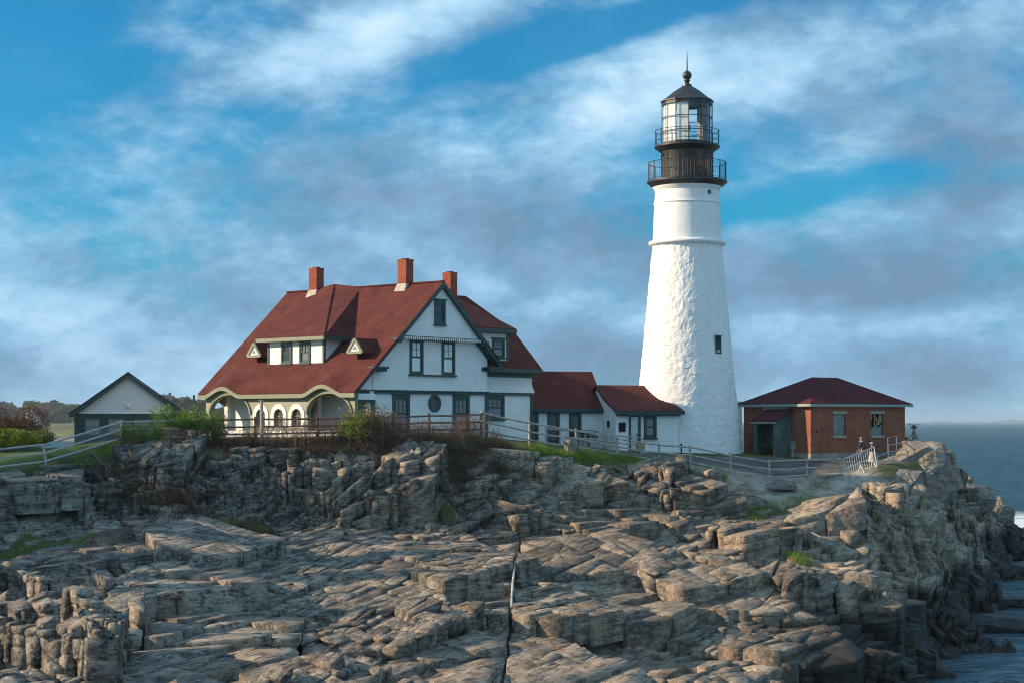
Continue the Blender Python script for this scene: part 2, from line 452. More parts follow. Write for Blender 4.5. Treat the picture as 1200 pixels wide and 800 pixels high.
def h2(ix, iy, s):
    v = np.sin(ix * 127.1 + iy * 311.7 + s * 74.7) * 43758.5453
    return v - np.floor(v)
def vnoise(x, y, s=0):
    ix = np.floor(x); iy = np.floor(y); fx = x - ix; fy = y - iy
    fx = fx * fx * (3 - 2 * fx); fy = fy * fy * (3 - 2 * fy)
    a = h2(ix, iy, s); b = h2(ix + 1, iy, s); c = h2(ix, iy + 1, s); d = h2(ix + 1, iy + 1, s)
    return (a + (b - a) * fx) * (1 - fy) + (c + (d - c) * fx) * fy
def fbm(x, y, o=4, s=0):
    v = 0; a = .5
    for k in range(o):
        v = v + a * vnoise(x, y, s + k * 3.3); a *= .5; x = x * 2.03 + 5.1; y = y * 2.03 + 1.7
    return v / (1 - .5 ** o)
def worley(x, y, s):
    """returns F1, F2, and the hash and offset of the nearest seed"""
    ix = np.floor(x); iy = np.floor(y)
    f1 = np.full(x.shape, 9.); f2 = np.full(x.shape, 9.)
    cx = np.zeros(x.shape); cy = np.zeros(x.shape); dx = np.zeros(x.shape); dy = np.zeros(x.shape)
    for a in (-1, 0, 1):
        for b in (-1, 0, 1):
            jx = ix + a; jy = iy + b
            sx = jx + .1 + .8 * h2(jx, jy, s) - x; sy = jy + .1 + .8 * h2(jx, jy, s + 5) - y
            d = np.hypot(sx, sy); nr = d < f1
            f2 = np.where(nr, f1, np.minimum(f2, d)); f1 = np.where(nr, d, f1)
            cx = np.where(nr, jx, cx); cy = np.where(nr, jy, cy); dx = np.where(nr, sx, dx); dy = np.where(nr, sy, dy)
    return f1, f2, cx, cy, dx, dy
def sstep(a, b, x):
    t = np.clip((x - a) / (b - a), 0, 1); return t * t * (3 - 2 * t)

# line of the bluff crest: rock in front of it, turf and paths behind it
_cx = np.array([-60, -34, -26, -22.4, -19, -15.5, -10, -4, -1, 1.2, 3.9, 6.2, 8.8, 12.5, 14.9, 17.1, 19.6, 22.6, 26.5, 29.5, 60])
_cy = np.array([82, 84, 85.6, 86.6, 88.2, 90.0, 90.6, 91.9, 93.1, 94.8, 97.3, 98.9, 100.7, 101.6, 100.9, 100.8, 102.3, 105.8, 111.6, 115, 130])
def crest(X): return np.interp(X, _cx, _cy)
def ground_h(x, y): return float(base_h(np.array([x]), np.array([y]))[0])

PATCHES = ((905, 600, 98.3, 1.45), (948, 585, 100, 1.1), (935, 662, 86.6, .8), (30, 652, 78.5, 2.5), (130, 650, 78, 1.2), (880, 622, 94.5, .9), (600, 600, 89, .5), (525, 595, 88, .5), (290, 622, 83.0, 1.2))
def patch_mask(X, Y):
    p = 0
    for (px, py, yy, r) in PATCHES: p = p + np.exp(-((X - P(px, py, yy)[0]) ** 2 + ((Y - yy) * .55) ** 2) / r ** 2)
    return sstep(.40, .58, p * (.5 + fbm(X * 1.3, Y * 1.3, 4, 91)))
def low_h(X, Y):
    """the lie of the bedrock without its joints"""
    H = base_h(X, Y); inl = Y - crest(X)
    D = (fbm(X * .13 + 3, Y * .13, 3, 21) - .5) * 2.8 + (fbm(X * .34, Y * .34, 3, 22) - .5) * 1.5
    amp = np.where(Y > 118, .8, sstep(-.2, 3.0, -inl))
    return H + D * amp
def rock_field(X, Y):
    inland = Y - crest(X)
    behind = sstep(118, 124, Y) + sstep(27.0, 29.0, X)
    rk = np.clip(np.maximum(1 - sstep(-.9, .5, inland + (fbm(X * .9, Y * .9, 3, 9) - .5) * 1.2), np.clip(behind, 0, 1)), 0, 1)
    H = low_h(X, Y); pm = patch_mask(X, Y)
    micro = (fbm(X * 1.2, Y * 1.2, 4, 51) - .5) * .35
    cover = rk * (1 - pm) * np.maximum(sstep(.2, 1.0, -inland), np.clip(behind, 0, 1))
    soft = (fbm(X * .6, Y * .6, 3, 71) - .5) * .22
    Hn = H + rk * micro - cover * .55 + (1 - rk) * soft * sstep(0, 1.5, inland) * (1 - path_mask(X, Y))
    wet = (1 - sstep(2.0, 4.6, H + (fbm(X * .3, Y * .3, 3, 65) - .5) * 2)) * sstep(6, 14, X + (Y - 70) * .1)
    return Hn, rk, wet, pm

def path_mask(X, Y):
    """hard surface: path along the fence and the apron around the brick house"""
    px = np.array([-3, 3, 6, 9, 12, 16, 20, 24, 28]); py = np.array([97.2, 101.5, 104.2, 105.6, 106.6, 107.4, 108.6, 112, 116])
    c = np.interp(X, px, py); w = np.interp(X, [-3, 3, 12, 17, 20, 28], [.6, .8, 1.9, 3.2, 3.4, 2.6])
    return (1 - sstep(-.15, .15, np.abs(Y - c) - w)) * sstep(-4, -3, X) * (1 - sstep(27.5, 28.5, X))

NS, NY = 760, 620
sv = np.interp(np.linspace(0, 1, NS), [0, .07, .93, 1], [-.44, -.31, .31, .44]); yv = 49 * (178 / 49) ** np.linspace(0, 1, NY)
S, YY = np.meshgrid(sv, yv)
XX = S * YY
TH, RK, WET, PATCH = rock_field(XX, YY)
TINT = XX * 0; ox = oy = 0 * XX
V = np.stack([XX + ox, YY + oy, TH], -1).reshape(-1, 3)
idx = np.arange(NS * NY).reshape(NY, NS)
F = np.stack([idx[:-1, :-1], idx[:-1, 1:], idx[1:, 1:], idx[1:, :-1]], -1).reshape(-1, 4)
def terrain_z(x, y):
    """height of the finished sheet (bilinear)"""
    s = x / y; i = float(np.interp(s, sv, np.arange(NS))); j = math.log(y / 49) / math.log(178 / 49) * (NY - 1)
    i = min(max(i, 0), NS - 2); j = min(max(j, 0), NY - 2); a = int(i); b = int(j); fi = i - a; fj = j - b
    return float((TH[b, a] * (1 - fi) + TH[b, a + 1] * fi) * (1 - fj) + (TH[b + 1, a] * (1 - fi) + TH[b + 1, a + 1] * fi) * fj)

ASPH = path_mask(XX, YY)
CONC = (sstep(11.5, 13, XX) * (1 - sstep(20.5, 22, XX)) * sstep(-1.2, -.2, YY - crest(XX)) * (1 - sstep(3.4, 4.4, YY - crest(XX)))) * (1 - ASPH)
def rock_material():
    n = NT('weathered_schist'); v = n.coord()
    ang = 52
    st = n.coord((1, 1, 1), (0, 0, R(-ang)))
    st2 = n.n('ShaderNodeMapping'); st2.inputs['Scale'].default_value = (.22, 1.7, 2.2); n.l(st, st2.inputs[0])
    band = n.noise(st2.outputs[0], 2.2, 5, .62, .4)
    big = n.noise(v, .12, 4, .55)
    mid = n.noise(v, .9, 6, .62)
    fine = n.noise(v, 7, 5, .72)
    tint = n.attr('tint'); wet = n.attr('wet')
    # sunlit warmth put into the colour towards the right, cooler grey left
    x, y, z = n.sep(v)
    f = n.math('ADD', n.math('MULTIPLY', band, .55), n.math('MULTIPLY', mid, .45))
    f = n.math('ADD', f, n.math('MULTIPLY', tint, .20))
    col = n.ramp(f, [(.28, (.055, .052, .052)), (.40, (.15, .143, .134)), (.50, (.28, .265, .243)), (.60, (.40, .375, .34)), (.72, (.52, .485, .435))])
    br = n.ramp(n.math('ADD', n.math('MULTIPLY', mid, .6), n.math('MULTIPLY', n.noise(v, 2.7, 5, .6), .4)), [(.475, 0.0), (.64, .75)])
    warm = n.ramp(big, [(.40, .35), (.65, 1.0)])
    col = n.mix(n.math('MULTIPLY', br, warm), col, (.26, .155, .085))
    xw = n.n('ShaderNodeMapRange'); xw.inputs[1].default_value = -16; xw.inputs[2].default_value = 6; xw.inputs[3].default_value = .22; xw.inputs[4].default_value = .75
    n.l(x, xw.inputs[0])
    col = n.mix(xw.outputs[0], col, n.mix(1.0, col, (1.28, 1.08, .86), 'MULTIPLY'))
    # dark lichen and black streaks
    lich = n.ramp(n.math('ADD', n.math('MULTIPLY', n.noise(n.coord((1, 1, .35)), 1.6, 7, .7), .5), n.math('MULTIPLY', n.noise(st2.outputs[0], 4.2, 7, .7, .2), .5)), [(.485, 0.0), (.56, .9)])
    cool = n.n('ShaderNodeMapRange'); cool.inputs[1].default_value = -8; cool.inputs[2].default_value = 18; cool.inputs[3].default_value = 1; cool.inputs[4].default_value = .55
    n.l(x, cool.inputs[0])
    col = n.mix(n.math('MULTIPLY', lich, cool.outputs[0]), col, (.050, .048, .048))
    sp = n.ramp(fine, [(.32, (.66,) * 3), (.55, (1.0,) * 3), (.75, (1.35,) * 3)])
    col = n.mix(1.0, col, sp, 'MULTIPLY')
    # quartz veins
    vn = n.math('LESS_THAN', n.math('ABSOLUTE', n.math('SUBTRACT', n.noise(st2.outputs[0], .9, 5, .55, .8), .5)), .004)
    col = n.mix(n.math('MULTIPLY', vn, .6), col, (.55, .52, .48))
    # yellow-orange lichen, rare
    ol = n.math('MULTIPLY', n.ramp(n.noise(v, 1.9, 3, .5), [(.68, 0.0), (.72, 1.0)]), n.ramp(n.noise(v, 14, 3), [(.48, 0.0), (.55, .8)]))
    col = n.mix(ol, col, (.36, .18, .045))
    # weed and wet rock near the water line
    col = n.mix(n.ramp(n.math('ADD', wet, n.math('MULTIPLY', n.math('SUBTRACT', mid, .5), .5)), [(.35, 0.0), (.75, .93)]), col, (.016, .014, .012))
    # soil, turf, asphalt and concrete
    soil = n.attr('soil'); turf = n.attr('turf'); asph = n.attr('asphalt'); conc = n.attr('concrete')
    sc = n.ramp(n.noise(v, 3, 6, .7), [(.3, (.045, .032, .022)), (.7, (.12, .085, .055))])
    col = n.mix(soil, col, sc)
    gc = n.ramp(n.noise(v, 2.2, 6, .7), [(.3, (.035, .05, .015)), (.5, (.085, .105, .03)), (.75, (.16, .15, .06))])
    col = n.mix(turf, col, gc)
    ac = n.ramp(n.noise(v, .8, 7, .7), [(.35, (.075, .072, .07)), (.55, (.13, .12, .11)), (.68, (.30, .27, .235))])
    col = n.mix(asph, col, ac)
    cc = n.ramp(n.noise(v, 1.1, 7, .68), [(.35, (.16, .14, .115)), (.55, (.44, .38, .31)), (.8, (.56, .49, .41))])
    col = n.mix(conc, col, cc)
    n.col(col)
    n.l(n.math('SUBTRACT', .88, n.math('MULTIPLY', wet, .35)), n.b.inputs['Roughness'])
    nm = n.bump(n.noise(st2.outputs[0], 3.4, 7, .72, .1), .9, .12)
    nm = n.bump(fine, .9, .045, nm)
    n.l(nm, n.b.inputs['Normal']); n.b.inputs['Specular IOR Level'].default_value = .25
    return n.m
M['rock'] = rock_material()
INL = YY - crest(XX)
TURF = (1 - RK) * (1 - ASPH) * (1 - CONC)
GP = lambda px, py, Y, r: np.exp(-(((XX - P(px, py, Y)[0]) ** 2 + ((YY - Y) * .55) ** 2) / r ** 2))
SOIL = sstep(.42, .6, fbm(XX * .5, YY * .5, 4, 92) * np.exp(-((INL + 1.2) / 2.2) ** 2) * 1.5) * (XX < 7) + .0 * XX
SOIL = np.maximum(SOIL, 0 * sstep(.4, .6, GP(205, 600, 84, 3.4) * (.4 + fbm(XX * 1.3, YY * 1.3, 4, 91))))
SOIL = np.clip(np.maximum(SOIL, PATCH * .9), 0, 1) * .9
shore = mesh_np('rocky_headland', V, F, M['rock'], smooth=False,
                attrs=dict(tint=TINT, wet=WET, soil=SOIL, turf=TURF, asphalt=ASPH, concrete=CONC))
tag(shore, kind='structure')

# jointed bedrock: large cells split again and again along the joint directions; every piece
# is a prism with a worn edge whose top keeps close to the plane of its parent
_gdy, _gdx = np.gradient(_G, .4)
def _cut(poly, px_, py_, nx, ny):
    """parts of a convex polygon on both sides of a line"""
    A_, B_ = [], []; n = len(poly)
    for i in range(n):
        p, q = poly[i], poly[(i + 1) % n]
        dp = (p[0] - px_) * nx + (p[1] - py_) * ny; dq = (q[0] - px_) * nx + (q[1] - py_) * ny
        (A_ if dp >= 0 else B_).append(p)
        if (dp >= 0) != (dq >= 0):
            t = dp / (dp - dq); r = (p[0] + (q[0] - p[0]) * t, p[1] + (q[1] - p[1]) * t); A_.append(r); B_.append(r)
    return A_, B_
def _area(poly):
    s_ = 0; cx = cy = 0
    for i in range(len(poly)):
        p, q = poly[i], poly[(i + 1) % len(poly)]; c = p[0] * q[1] - q[0] * p[1]; s_ += c; cx += (p[0] + q[0]) * c; cy += (p[1] + q[1]) * c
    if abs(s_) < 1e-9: return 0, poly[0][0], poly[0][1]
    return abs(s_) / 2, cx / (3 * s_), cy / (3 * s_)
def jointed(seed=3):
    rg = random.Random(seed); ST = R(56); ca, sa = math.cos(ST), math.sin(ST)
    LA, LB = 7.6, 4.4
    seeds = {}
    for i in range(-12, 22):
        for j in range(-20, 20):
            a = (i + (j % 2) * .5 + rg.uniform(-.32, .32)) * LA; b = (j + rg.uniform(-.30, .30)) * LB
            seeds[(i, j)] = (0 + a * ca - b * sa, 90 + a * sa + b * ca)
    pieces = []
    for (i, j), (sx, sy) in seeds.items():
        if sy < 50 or sy > 168 or abs(sx / sy) > .37: continue
        poly = [(sx - 11, sy - 11), (sx + 11, sy - 11), (sx + 11, sy + 11), (sx - 11, sy + 11)]
        for di in range(-2, 3):
            for dj in range(-3, 4):
                if (di, dj) == (0, 0) or (i + di, j + dj) not in seeds: continue
                qx, qy = seeds[(i + di, j + dj)]
                A_, B_ = _cut(poly, (sx + qx) / 2, (sy + qy) / 2, sx - qx, sy - qy)
                if A_: poly = A_
        # the long open joint that runs up the slabs divides the cells it crosses
        jl = .0316; jn_ = math.hypot(1, jl); halves = [poly]
        if 54 < sy < 84 and abs(sx) < 10:
            A_, _q = _cut(poly, -.465 + .055, 58, 1 / jn_, -jl / jn_); _q, B_ = _cut(poly, -.465 - .055, 58, 1 / jn_, -jl / jn_)
            halves = [h for h in (A_, B_) if len(h) > 2]
        ar, cx, cy = _area(poly)
        gxb, gyb = float(_bil(_gdx, cx, cy)), float(_bil(_gdy, cx, cy)); g = math.hypot(gxb, gyb)
        zb = float(low_h(np.array([cx]), np.array([cy]))[0])
        k = rg.choice((.5, .8, 1.1)) if g < .45 else .12
        bx_ = .12 * min(1, max(0, (cx + 12) / 14)) * (g < .5)
        # the beds dip a little to the right and away, whatever the slope does
        tx, ty = gxb * k + rg.uniform(-.07, .09) + bx_, gyb * k + rg.uniform(-.07, .07)
        rgh = float(fbm(np.array([cx * .09 + 7]), np.array([cy * .09]), 2, 88)[0]); rgh = .85 * min(1, max(0, (rgh - .40) / .2)) * (.12 + .88 * min(1, max(0, (0 - cx) / 8)))
        g_st = min(1, max(0, (g - .25) / .45)); stt = max(g_st, rgh); tb = rg.uniform(-.5, .5)
        big = fbm(np.array([cx * .16]), np.array([cy * .16]), 2, 77)[0]
        tgt = (3.0 if big > .50 else 1.1) * (1 - .60 * stt) * (1 + 1.0 * min(1, max(0, (cx + 3) / 5)) * (g_st < .5))
        stack = [(h, 0.0, 0.0, 0.0, 0) for h in halves]
        while stack:
            pl, off, dx_, dy_, dep = stack.pop()
            ar, x, y = _area(pl)
            if ar < .02 or len(pl) < 3: continue
            if ar < tgt * rg.choice((.12, .3, .6, 1, 1.6, 3.0)) or dep > 9:
                pieces.append((pl, x, y, zb + tx * (x - cx) + ty * (y - cy), tx + dx_, ty + dy_, off, stt, tb, ar)); continue
            # joint direction most nearly across the long axis of the piece, or now and then an oblique one
            xs_ = [p[0] for p in pl]; best = None
            for dr in (ST, ST + R(78), ST + R(78), ST - R(32)):
                dd = dr + rg.gauss(0, .15); nx, ny = -math.sin(dd), math.cos(dd)
                pr = [p[0] * nx + p[1] * ny for p in pl]; w_ = (max(pr) - min(pr)) * (1.0 if dr != ST else 1.35) * (.72 if dr == ST - R(32) else 1) * rg.uniform(.8, 1.2)
                if best is None or w_ > best[0]: best = (w_, nx, ny, max(pr) - min(pr))
            _, nx, ny, wd_ = best; sh = rg.uniform(-.22, .22) * wd_
            A_, B_ = _cut(pl, x + nx * sh, y + ny * sh, nx, ny)
            r = math.sqrt(ar); st_ = r * (.013 + .14 * stt) * rg.choice((.2, .5, 1, 2.2)); sg = rg.choice((-1, 1))
            for Q, s2 in ((A_, sg), (B_, -sg)):
                if len(Q) >= 3: stack.append((Q, off + s2 * st_ * rg.uniform(.2, 1), dx_ + rg.gauss(0, .016 + .11 * stt), dy_ + rg.gauss(0, .016 + .11 * stt), dep + 1))
    # keep the pieces that stand on rock
    cx = np.array([p[1] for p in pieces]); cy = np.array([p[2] for p in pieces])
    hl = low_h(cx, cy); bh = base_h(cx, cy); inl = cy - crest(cx); pm = patch_mask(cx, cy)
    Vs, Fs, TT, WW, SS = [], [], [], [], []
    for k, (pl, x, y, zp, tx, ty, off, stt, tb, ar) in enumerate(pieces):
        back = (cy[k] > 119.5) or (cx[k] > 28)
        if bh[k] < -1.2 or pm[k] > .5 or (inl[k] > -.15 and not back) or (inl[k] > -.9 and x > 12 and not back): continue
        if back and bh[k] > 10.2: continue
        w_ = .84 if stt < .5 else .5 if stt < .9 else .15
        edge = 1 if back else min(1, max(.15, -inl[k] / 3.0))
        z = hl[k] * (1 - w_) + zp * w_ + off * edge; z = min(z, hl[k] + (1.1 if x < 11 or cy[k] < 90 else .4) * edge + .12); z = max(z, hl[k] - .36)
        hh = math.sin(x * 91.7 + y * 47.3) * 4375.85; rnd = hh - math.floor(hh)
        gap = .006 + .026 * rnd * rnd * (1 + 2 * stt); cham = min(.012 + .035 * rnd * rnd, .08 * math.sqrt(ar))
        # break long edges and roughen them
        ring = []
        for i in range(len(pl)):
            p, q = pl[i], pl[(i + 1) % len(pl)]; L2 = math.hypot(q[0] - p[0], q[1] - p[1])
            if L2 < .05: continue
            m_ = max(1, int(L2 / .55))
            for t in range(m_):
                f = t / m_; jx = jy = 0
                if t: jx, jy = rg.gauss(0, .03), rg.gauss(0, .03)
                ring.append((p[0] + (q[0] - p[0]) * f + jx, p[1] + (q[1] - p[1]) * f + jy))
        n = len(ring)
        if n < 3: continue
        b0 = len(Vs); lx, ly = rg.gauss(0, .07), rg.gauss(-.06, .08); dep = 1.2 + 2.2 * stt
        # bedding planes cut the exposed sides into stacked blocks
        levs = [(0, 0, 0, 0)]; levs.append((1, 0, 0, 0))
        if stt > .12 or rnd > .6:
            T_ = .38 + .34 * (tb + .5); dz = (z * 1.0 / T_ - math.floor(z / T_)) * T_ + .10; sx_ = sy_ = 0.0
            while dz < dep - .2 and len(levs) < 14:
                levs.append((2, dz - .03, sx_, sy_)); levs.append((3, dz, sx_, sy_)); sx_ += rg.gauss(0, .05); sy_ += rg.gauss(0, .05); levs.append((2, dz + .035, sx_, sy_)); dz += T_ * rg.uniform(.6, 1.5)
            levs.append((2, dep, sx_, sy_))
        else: levs.append((2, dep, 0, 0))
        for lev, dz, sx_, sy_ in levs:
            for (u, v) in ring:
                du, dv = x - u, y - v; dl = math.hypot(du, dv) + 1e-6
                s1 = (cham + gap) if lev == 0 else gap
                s1 = min(s1, dl * .45); uu, vv = u + du / dl * s1, v + dv / dl * s1
                zt2 = z + tx * (uu - x) + ty * (vv - y)
                if lev == 0: Vs.append((uu, vv, zt2 + rg.gauss(0, .008)))
                elif lev == 1: Vs.append((uu, vv, zt2 - cham * rg.uniform(.4, 1.3)))
                elif lev == 2: Vs.append((uu + lx * dz + sx_, vv + ly * dz + sy_, zt2 - dz))
                else: Vs.append((uu + du / dl * min(.05, dl * .3) + lx * dz + sx_, vv + dv / dl * min(.05, dl * .3) + ly * dz + sy_, zt2 - dz))
        Vs.append((x + rg.gauss(0, .1 * math.sqrt(ar)), y + rg.gauss(0, .1 * math.sqrt(ar)), z + abs(rg.gauss(0, .03 * math.sqrt(ar)))))
        nl = len(levs); c_ = b0 + nl * n
        for i in range(n):
            i2 = (i + 1) % n
            Fs.append((b0 + i, b0 + i2, c_, c_))
            for q in range(nl - 1): Fs.append((b0 + (q + 1) * n + i, b0 + (q + 1) * n + i2, b0 + q * n + i2, b0 + q * n + i))
        m_ = nl * n + 1
        TT += [tb * .55 + (rnd - .5) * .75] * m_
    Va = np.array(Vs, dtype=np.float64); Fa = np.array(Fs)
    wet = (1 - sstep(2.0, 4.6, Va[:, 2] + (fbm(Va[:, 0] * .3, Va[:, 1] * .3, 3, 65) - .5) * 2)) * sstep(6, 14, Va[:, 0] + (Va[:, 1] - 70) * .1)
    return Va, Fa, np.array(TT), wet, len(pieces)
Va, Fa, TT, WW, npc = jointed()
def mesh_tq(name, V_, F_, mat, attrs):
    """faces given as quads; a repeated last index means a triangle"""
    tri = F_[:, 2] == F_[:, 3]
    me = bpy.data.meshes.new(name); me.vertices.add(len(V_)); me.vertices.foreach_set('co', V_.astype(np.float32).ravel())
    lt = np.where(tri, 3, 4).astype(np.int32); keep = np.ones(F_.shape, bool); keep[tri, 3] = False
    me.loops.add(int(lt.sum())); me.loops.foreach_set('vertex_index', F_[keep].astype(np.int32)); me.polygons.add(len(F_))
    me.polygons.foreach_set('loop_start', (np.cumsum(lt) - lt).astype(np.int32)); me.polygons.foreach_set('loop_total', lt); me.update(calc_edges=True)
    for an, av in attrs.items():
        at_ = me.attributes.new(an, 'FLOAT', 'POINT'); at_.data.foreach_set('value', np.asarray(av, dtype=np.float32))
    me.validate(); me.materials.append(mat)
    o = bpy.data.objects.new(name, me); COL.objects.link(o); return o
z0 = np.zeros(len(Va))
qy = np.linspace(71.5, 79.5, 40); qx = -.465 + .0316 * (qy - 58); qz = low_h(qx, qy) - .03
Vq = np.concatenate([np.stack([qx - .05, qy, qz - .03], -1), np.stack([qx + np.sin(qy * 5) * .02, qy, qz + .03], -1), np.stack([qx + .05, qy, qz - .03], -1), np.stack([qx, qy, qz - .4], -1)]); nq = 40
Fq = np.concatenate([np.stack([np.arange(nq - 1) + a, np.arange(nq - 1) + b, np.arange(1, nq) + b, np.arange(1, nq) + a], -1) for a, b in ((0, nq), (nq, 2 * nq), (2 * nq, 3 * nq), (3 * nq, 0))])
M['quartz'] = simple('quartz_vein', (.46, .44, .41), .7, .25, 5, bump=.5)
qo = mesh_np('quartz_seam', Vq, Fq, M['quartz']); tag(qo, kind='structure')
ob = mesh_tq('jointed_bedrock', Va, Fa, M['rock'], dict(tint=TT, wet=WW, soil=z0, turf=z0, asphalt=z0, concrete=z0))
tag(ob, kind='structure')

# ------------------------------------------------------------------ sea
def sea_mat():
    n = NT('sea_water'); v = n.coord()
    x, y, z = n.sep(v)
    h1 = n.noise(n.coord((.55, 1.0, 1)), .42, 6, .62, .3)
    h2_ = n.noise(n.coord((.5, 1.0, 1)), .075, 5, .6)
    nm = n.bump(h2_, 1.0, 8.0)
    nm = n.bump(h1, 1.0, 2.4, nm)
    # surf against the point
    d = n.n('ShaderNodeVectorMath'); d.operation = 'SUBTRACT'; n.l(v, d.inputs[0]); d.inputs[1].default_value = (62, 200, 0)
    dd = n.n('ShaderNodeVectorMath'); dd.operation = 'MULTIPLY'; n.l(d.outputs[0], dd.inputs[0]); dd.inputs[1].default_value = (.08, .017, 0)
    ln = n.n('ShaderNodeVectorMath'); ln.operation = 'LENGTH'; n.l(dd.outputs[0], ln.inputs[0])
    near = n.math('SUBTRACT', 1.0, ln.outputs['Value'], clamp=True)
    f = n.math('MULTIPLY', near, n.ramp(n.noise(n.coord((.35, 1.3, 1)), .35, 7, .7, .6), [(.40, 0.0), (.52, 1.0)]))
    cap = n.math('MULTIPLY', n.ramp(n.noise(n.coord((.35, 1.1, 1)), .22, 7, .7), [(.695, 0.0), (.72, 1.0)]), .6)
    f = n.math('MAXIMUM', n.ramp(f, [(.15, 0.0), (.45, .9)]), cap)
    df = n.n('ShaderNodeBsdfDiffuse'); df.inputs[0].default_value = (.7, .75, .8, 1)
    n.t.nodes.remove(n.b)
    body = n.n('ShaderNodeBsdfDiffuse'); gl = n.n('ShaderNodeBsdfGlossy'); gl.inputs['Roughness'].default_value = .16
    n.l(n.ramp(n.noise(n.coord((.25, 1, 1)), .02, 5), [(.3, (.022, .085, .125)), (.7, (.035, .115, .16))]), body.inputs[0])
    lw = n.n('ShaderNodeFresnel'); lw.inputs[0].default_value = 1.33
    for q in (body, gl, lw): n.l(nm, q.inputs['Normal'])
    mr = n.n('ShaderNodeMapRange'); n.l(y, mr.inputs[0]); mr.inputs[1].default_value = 100; mr.inputs[2].default_value = 190; mr.inputs[3].default_value = 2.8; mr.inputs[4].default_value = .62
    wm = n.n('ShaderNodeMixShader'); n.l(n.math('MULTIPLY', lw.outputs[0], mr.outputs[0], clamp=True), wm.inputs[0]); n.l(body.outputs[0], wm.inputs[1]); n.l(gl.outputs[0], wm.inputs[2])
    mx = n.n('ShaderNodeMixShader'); n.l(f, mx.inputs[0]); n.l(wm.outputs[0], mx.inputs[1]); n.l(df.outputs[0], mx.inputs[2])
    n.l(mx.outputs[0], n.out.inputs[0])
    return n.m
M['sea'] = sea_mat()
sea = MB().add([(-26000, -300, 0), (26000, -300, 0), (26000, 26000, 0), (-26000, 26000, 0)], [(0, 1, 2, 3)]).build('sea_water', M['sea'])
tag(sea, kind='structure')

# ------------------------------------------------------------------ sky, sun
SUN_EL, SUN_AZ = 24.0, 2.5        # sun stands to the left, AZ degrees towards the viewer
sdir = Vector((-math.cos(R(SUN_AZ)) * math.cos(R(SUN_EL)), -math.sin(R(SUN_AZ)) * math.cos(R(SUN_EL)), math.sin(R(SUN_EL))))
ld = bpy.data.lights.new('sun', 'SUN'); ld.energy = 5.0; ld.angle = R(.55); ld.color = (1.0, .75, .49)
lo = bpy.data.objects.new('sun', ld); COL.objects.link(lo); lo.rotation_euler = sdir.to_track_quat('Z', 'Y').to_euler()

W = bpy.data.worlds.new('World'); SC.world = W; W.use_nodes = True
wt = W.node_tree; wt.nodes.clear()
class WT(NT):
    def __init__(s): s.t = wt
w = WT()
sky = w.n('ShaderNodeTexSky'); sky.sky_type = 'NISHITA'; sky.sun_disc = False
sky.sun_elevation = R(SUN_EL); sky.sun_rotation = math.atan2(sdir.x, sdir.y)
sky.altitude = 10; sky.air_density = 1.0; sky.dust_density = .6; sky.ozone_density = 2.2
tc = w.n('ShaderNodeTexCoord'); gen = tc.outputs['Generated']
gx, gy, gz = w.sep(gen)
az = w.math('ARCTAN2', gx, gy)                                   # 0 straight ahead, + to the right
el = w.math('ARCSINE', gz)
def blob(a0, e0, sa, se, rot=0.0, k=1.0):
    """soft patch on the sky: azimuth, elevation and widths in degrees"""
    a = w.math('SUBTRACT', az, R(a0)); e = w.math('SUBTRACT', el, R(e0)); c, s_ = math.cos(R(rot)), math.sin(R(rot))
    u = w.math('DIVIDE', w.math('ADD', w.math('MULTIPLY', a, c), w.math('MULTIPLY', e, s_)), R(sa))
    t = w.math('DIVIDE', w.math('SUBTRACT', w.math('MULTIPLY', e, c), w.math('MULTIPLY', a, s_)), R(se))
    q = w.math('ADD', w.math('MULTIPLY', u, u), w.math('MULTIPLY', t, t))
    return w.math('MULTIPLY', w.math('EXPONENT', w.math('MULTIPLY', q, -1.0)), k)
def addl(*xs):
    r = xs[0]
    for x in xs[1:]: r = w.math('ADD', r, x)
    return r
cb = w.n('ShaderNodeCombineXYZ'); w.l(az, cb.inputs[0]); w.l(w.math('MULTIPLY', el, 1.35), cb.inputs[1])
rm = w.n('ShaderNodeMapping'); rm.inputs['Rotation'].default_value = (0, 0, R(-14)); rm.inputs['Scale'].default_value = (1, 1.35, 1); w.l(cb.outputs[0], rm.inputs[0])
skv = rm.outputs[0]
n1 = w.noise(skv, 7.0, 8, .60, .15)
n2 = w.noise(skv, 21, 7, .64, .2)
n3 = w.noise(skv, 9.5, 7, .60, .15)
PX = lambda px: math.degrees(math.atan((px - 600) / FPX)); PE = lambda py: math.degrees(math.atan((493 - py) / FPX))
def B(px, py, sx, sy, rot=0, k=1.0):      # sizes in pixels of the 1200 px picture
    return blob(PX(px), PE(py), sx / 36.6, sy / 36.6, rot, k)
# how much cloud: noise plus the large banks and openings
cov = w.math('ADD', w.math('MULTIPLY', w.math('SUBTRACT', n1, .5), 1.8), .50)
cov = w.math('ADD', cov, w.math('MULTIPLY', w.math('SUBTRACT', n2, .5), .6))
cov = addl(cov, B(30, 60, 110, 110, 0, -.75), B(230, 120, 150, 60, 25, -.25), B(480, 10, 70, 40, 20, -.2), B(700, 35, 190, 22, 14, -.75), B(850, 150, 150, 40, 15, -.2), B(960, 230, 140, 22, 14, -.45),
           B(420, 40, 220, 38, 24, .6), B(560, 220, 260, 60, 10, .15), B(480, 310, 330, 70, 0, .22), B(1060, 300, 260, 80, 8, .3), B(900, 100, 260, 50, 16, .35), B(100, 330, 200, 50, 0, .15), B(600, 430, 900, 60, 0, .35))
cov = w.ramp(cov, [(.16, .08), (.80, 1.0)], 'EASE')
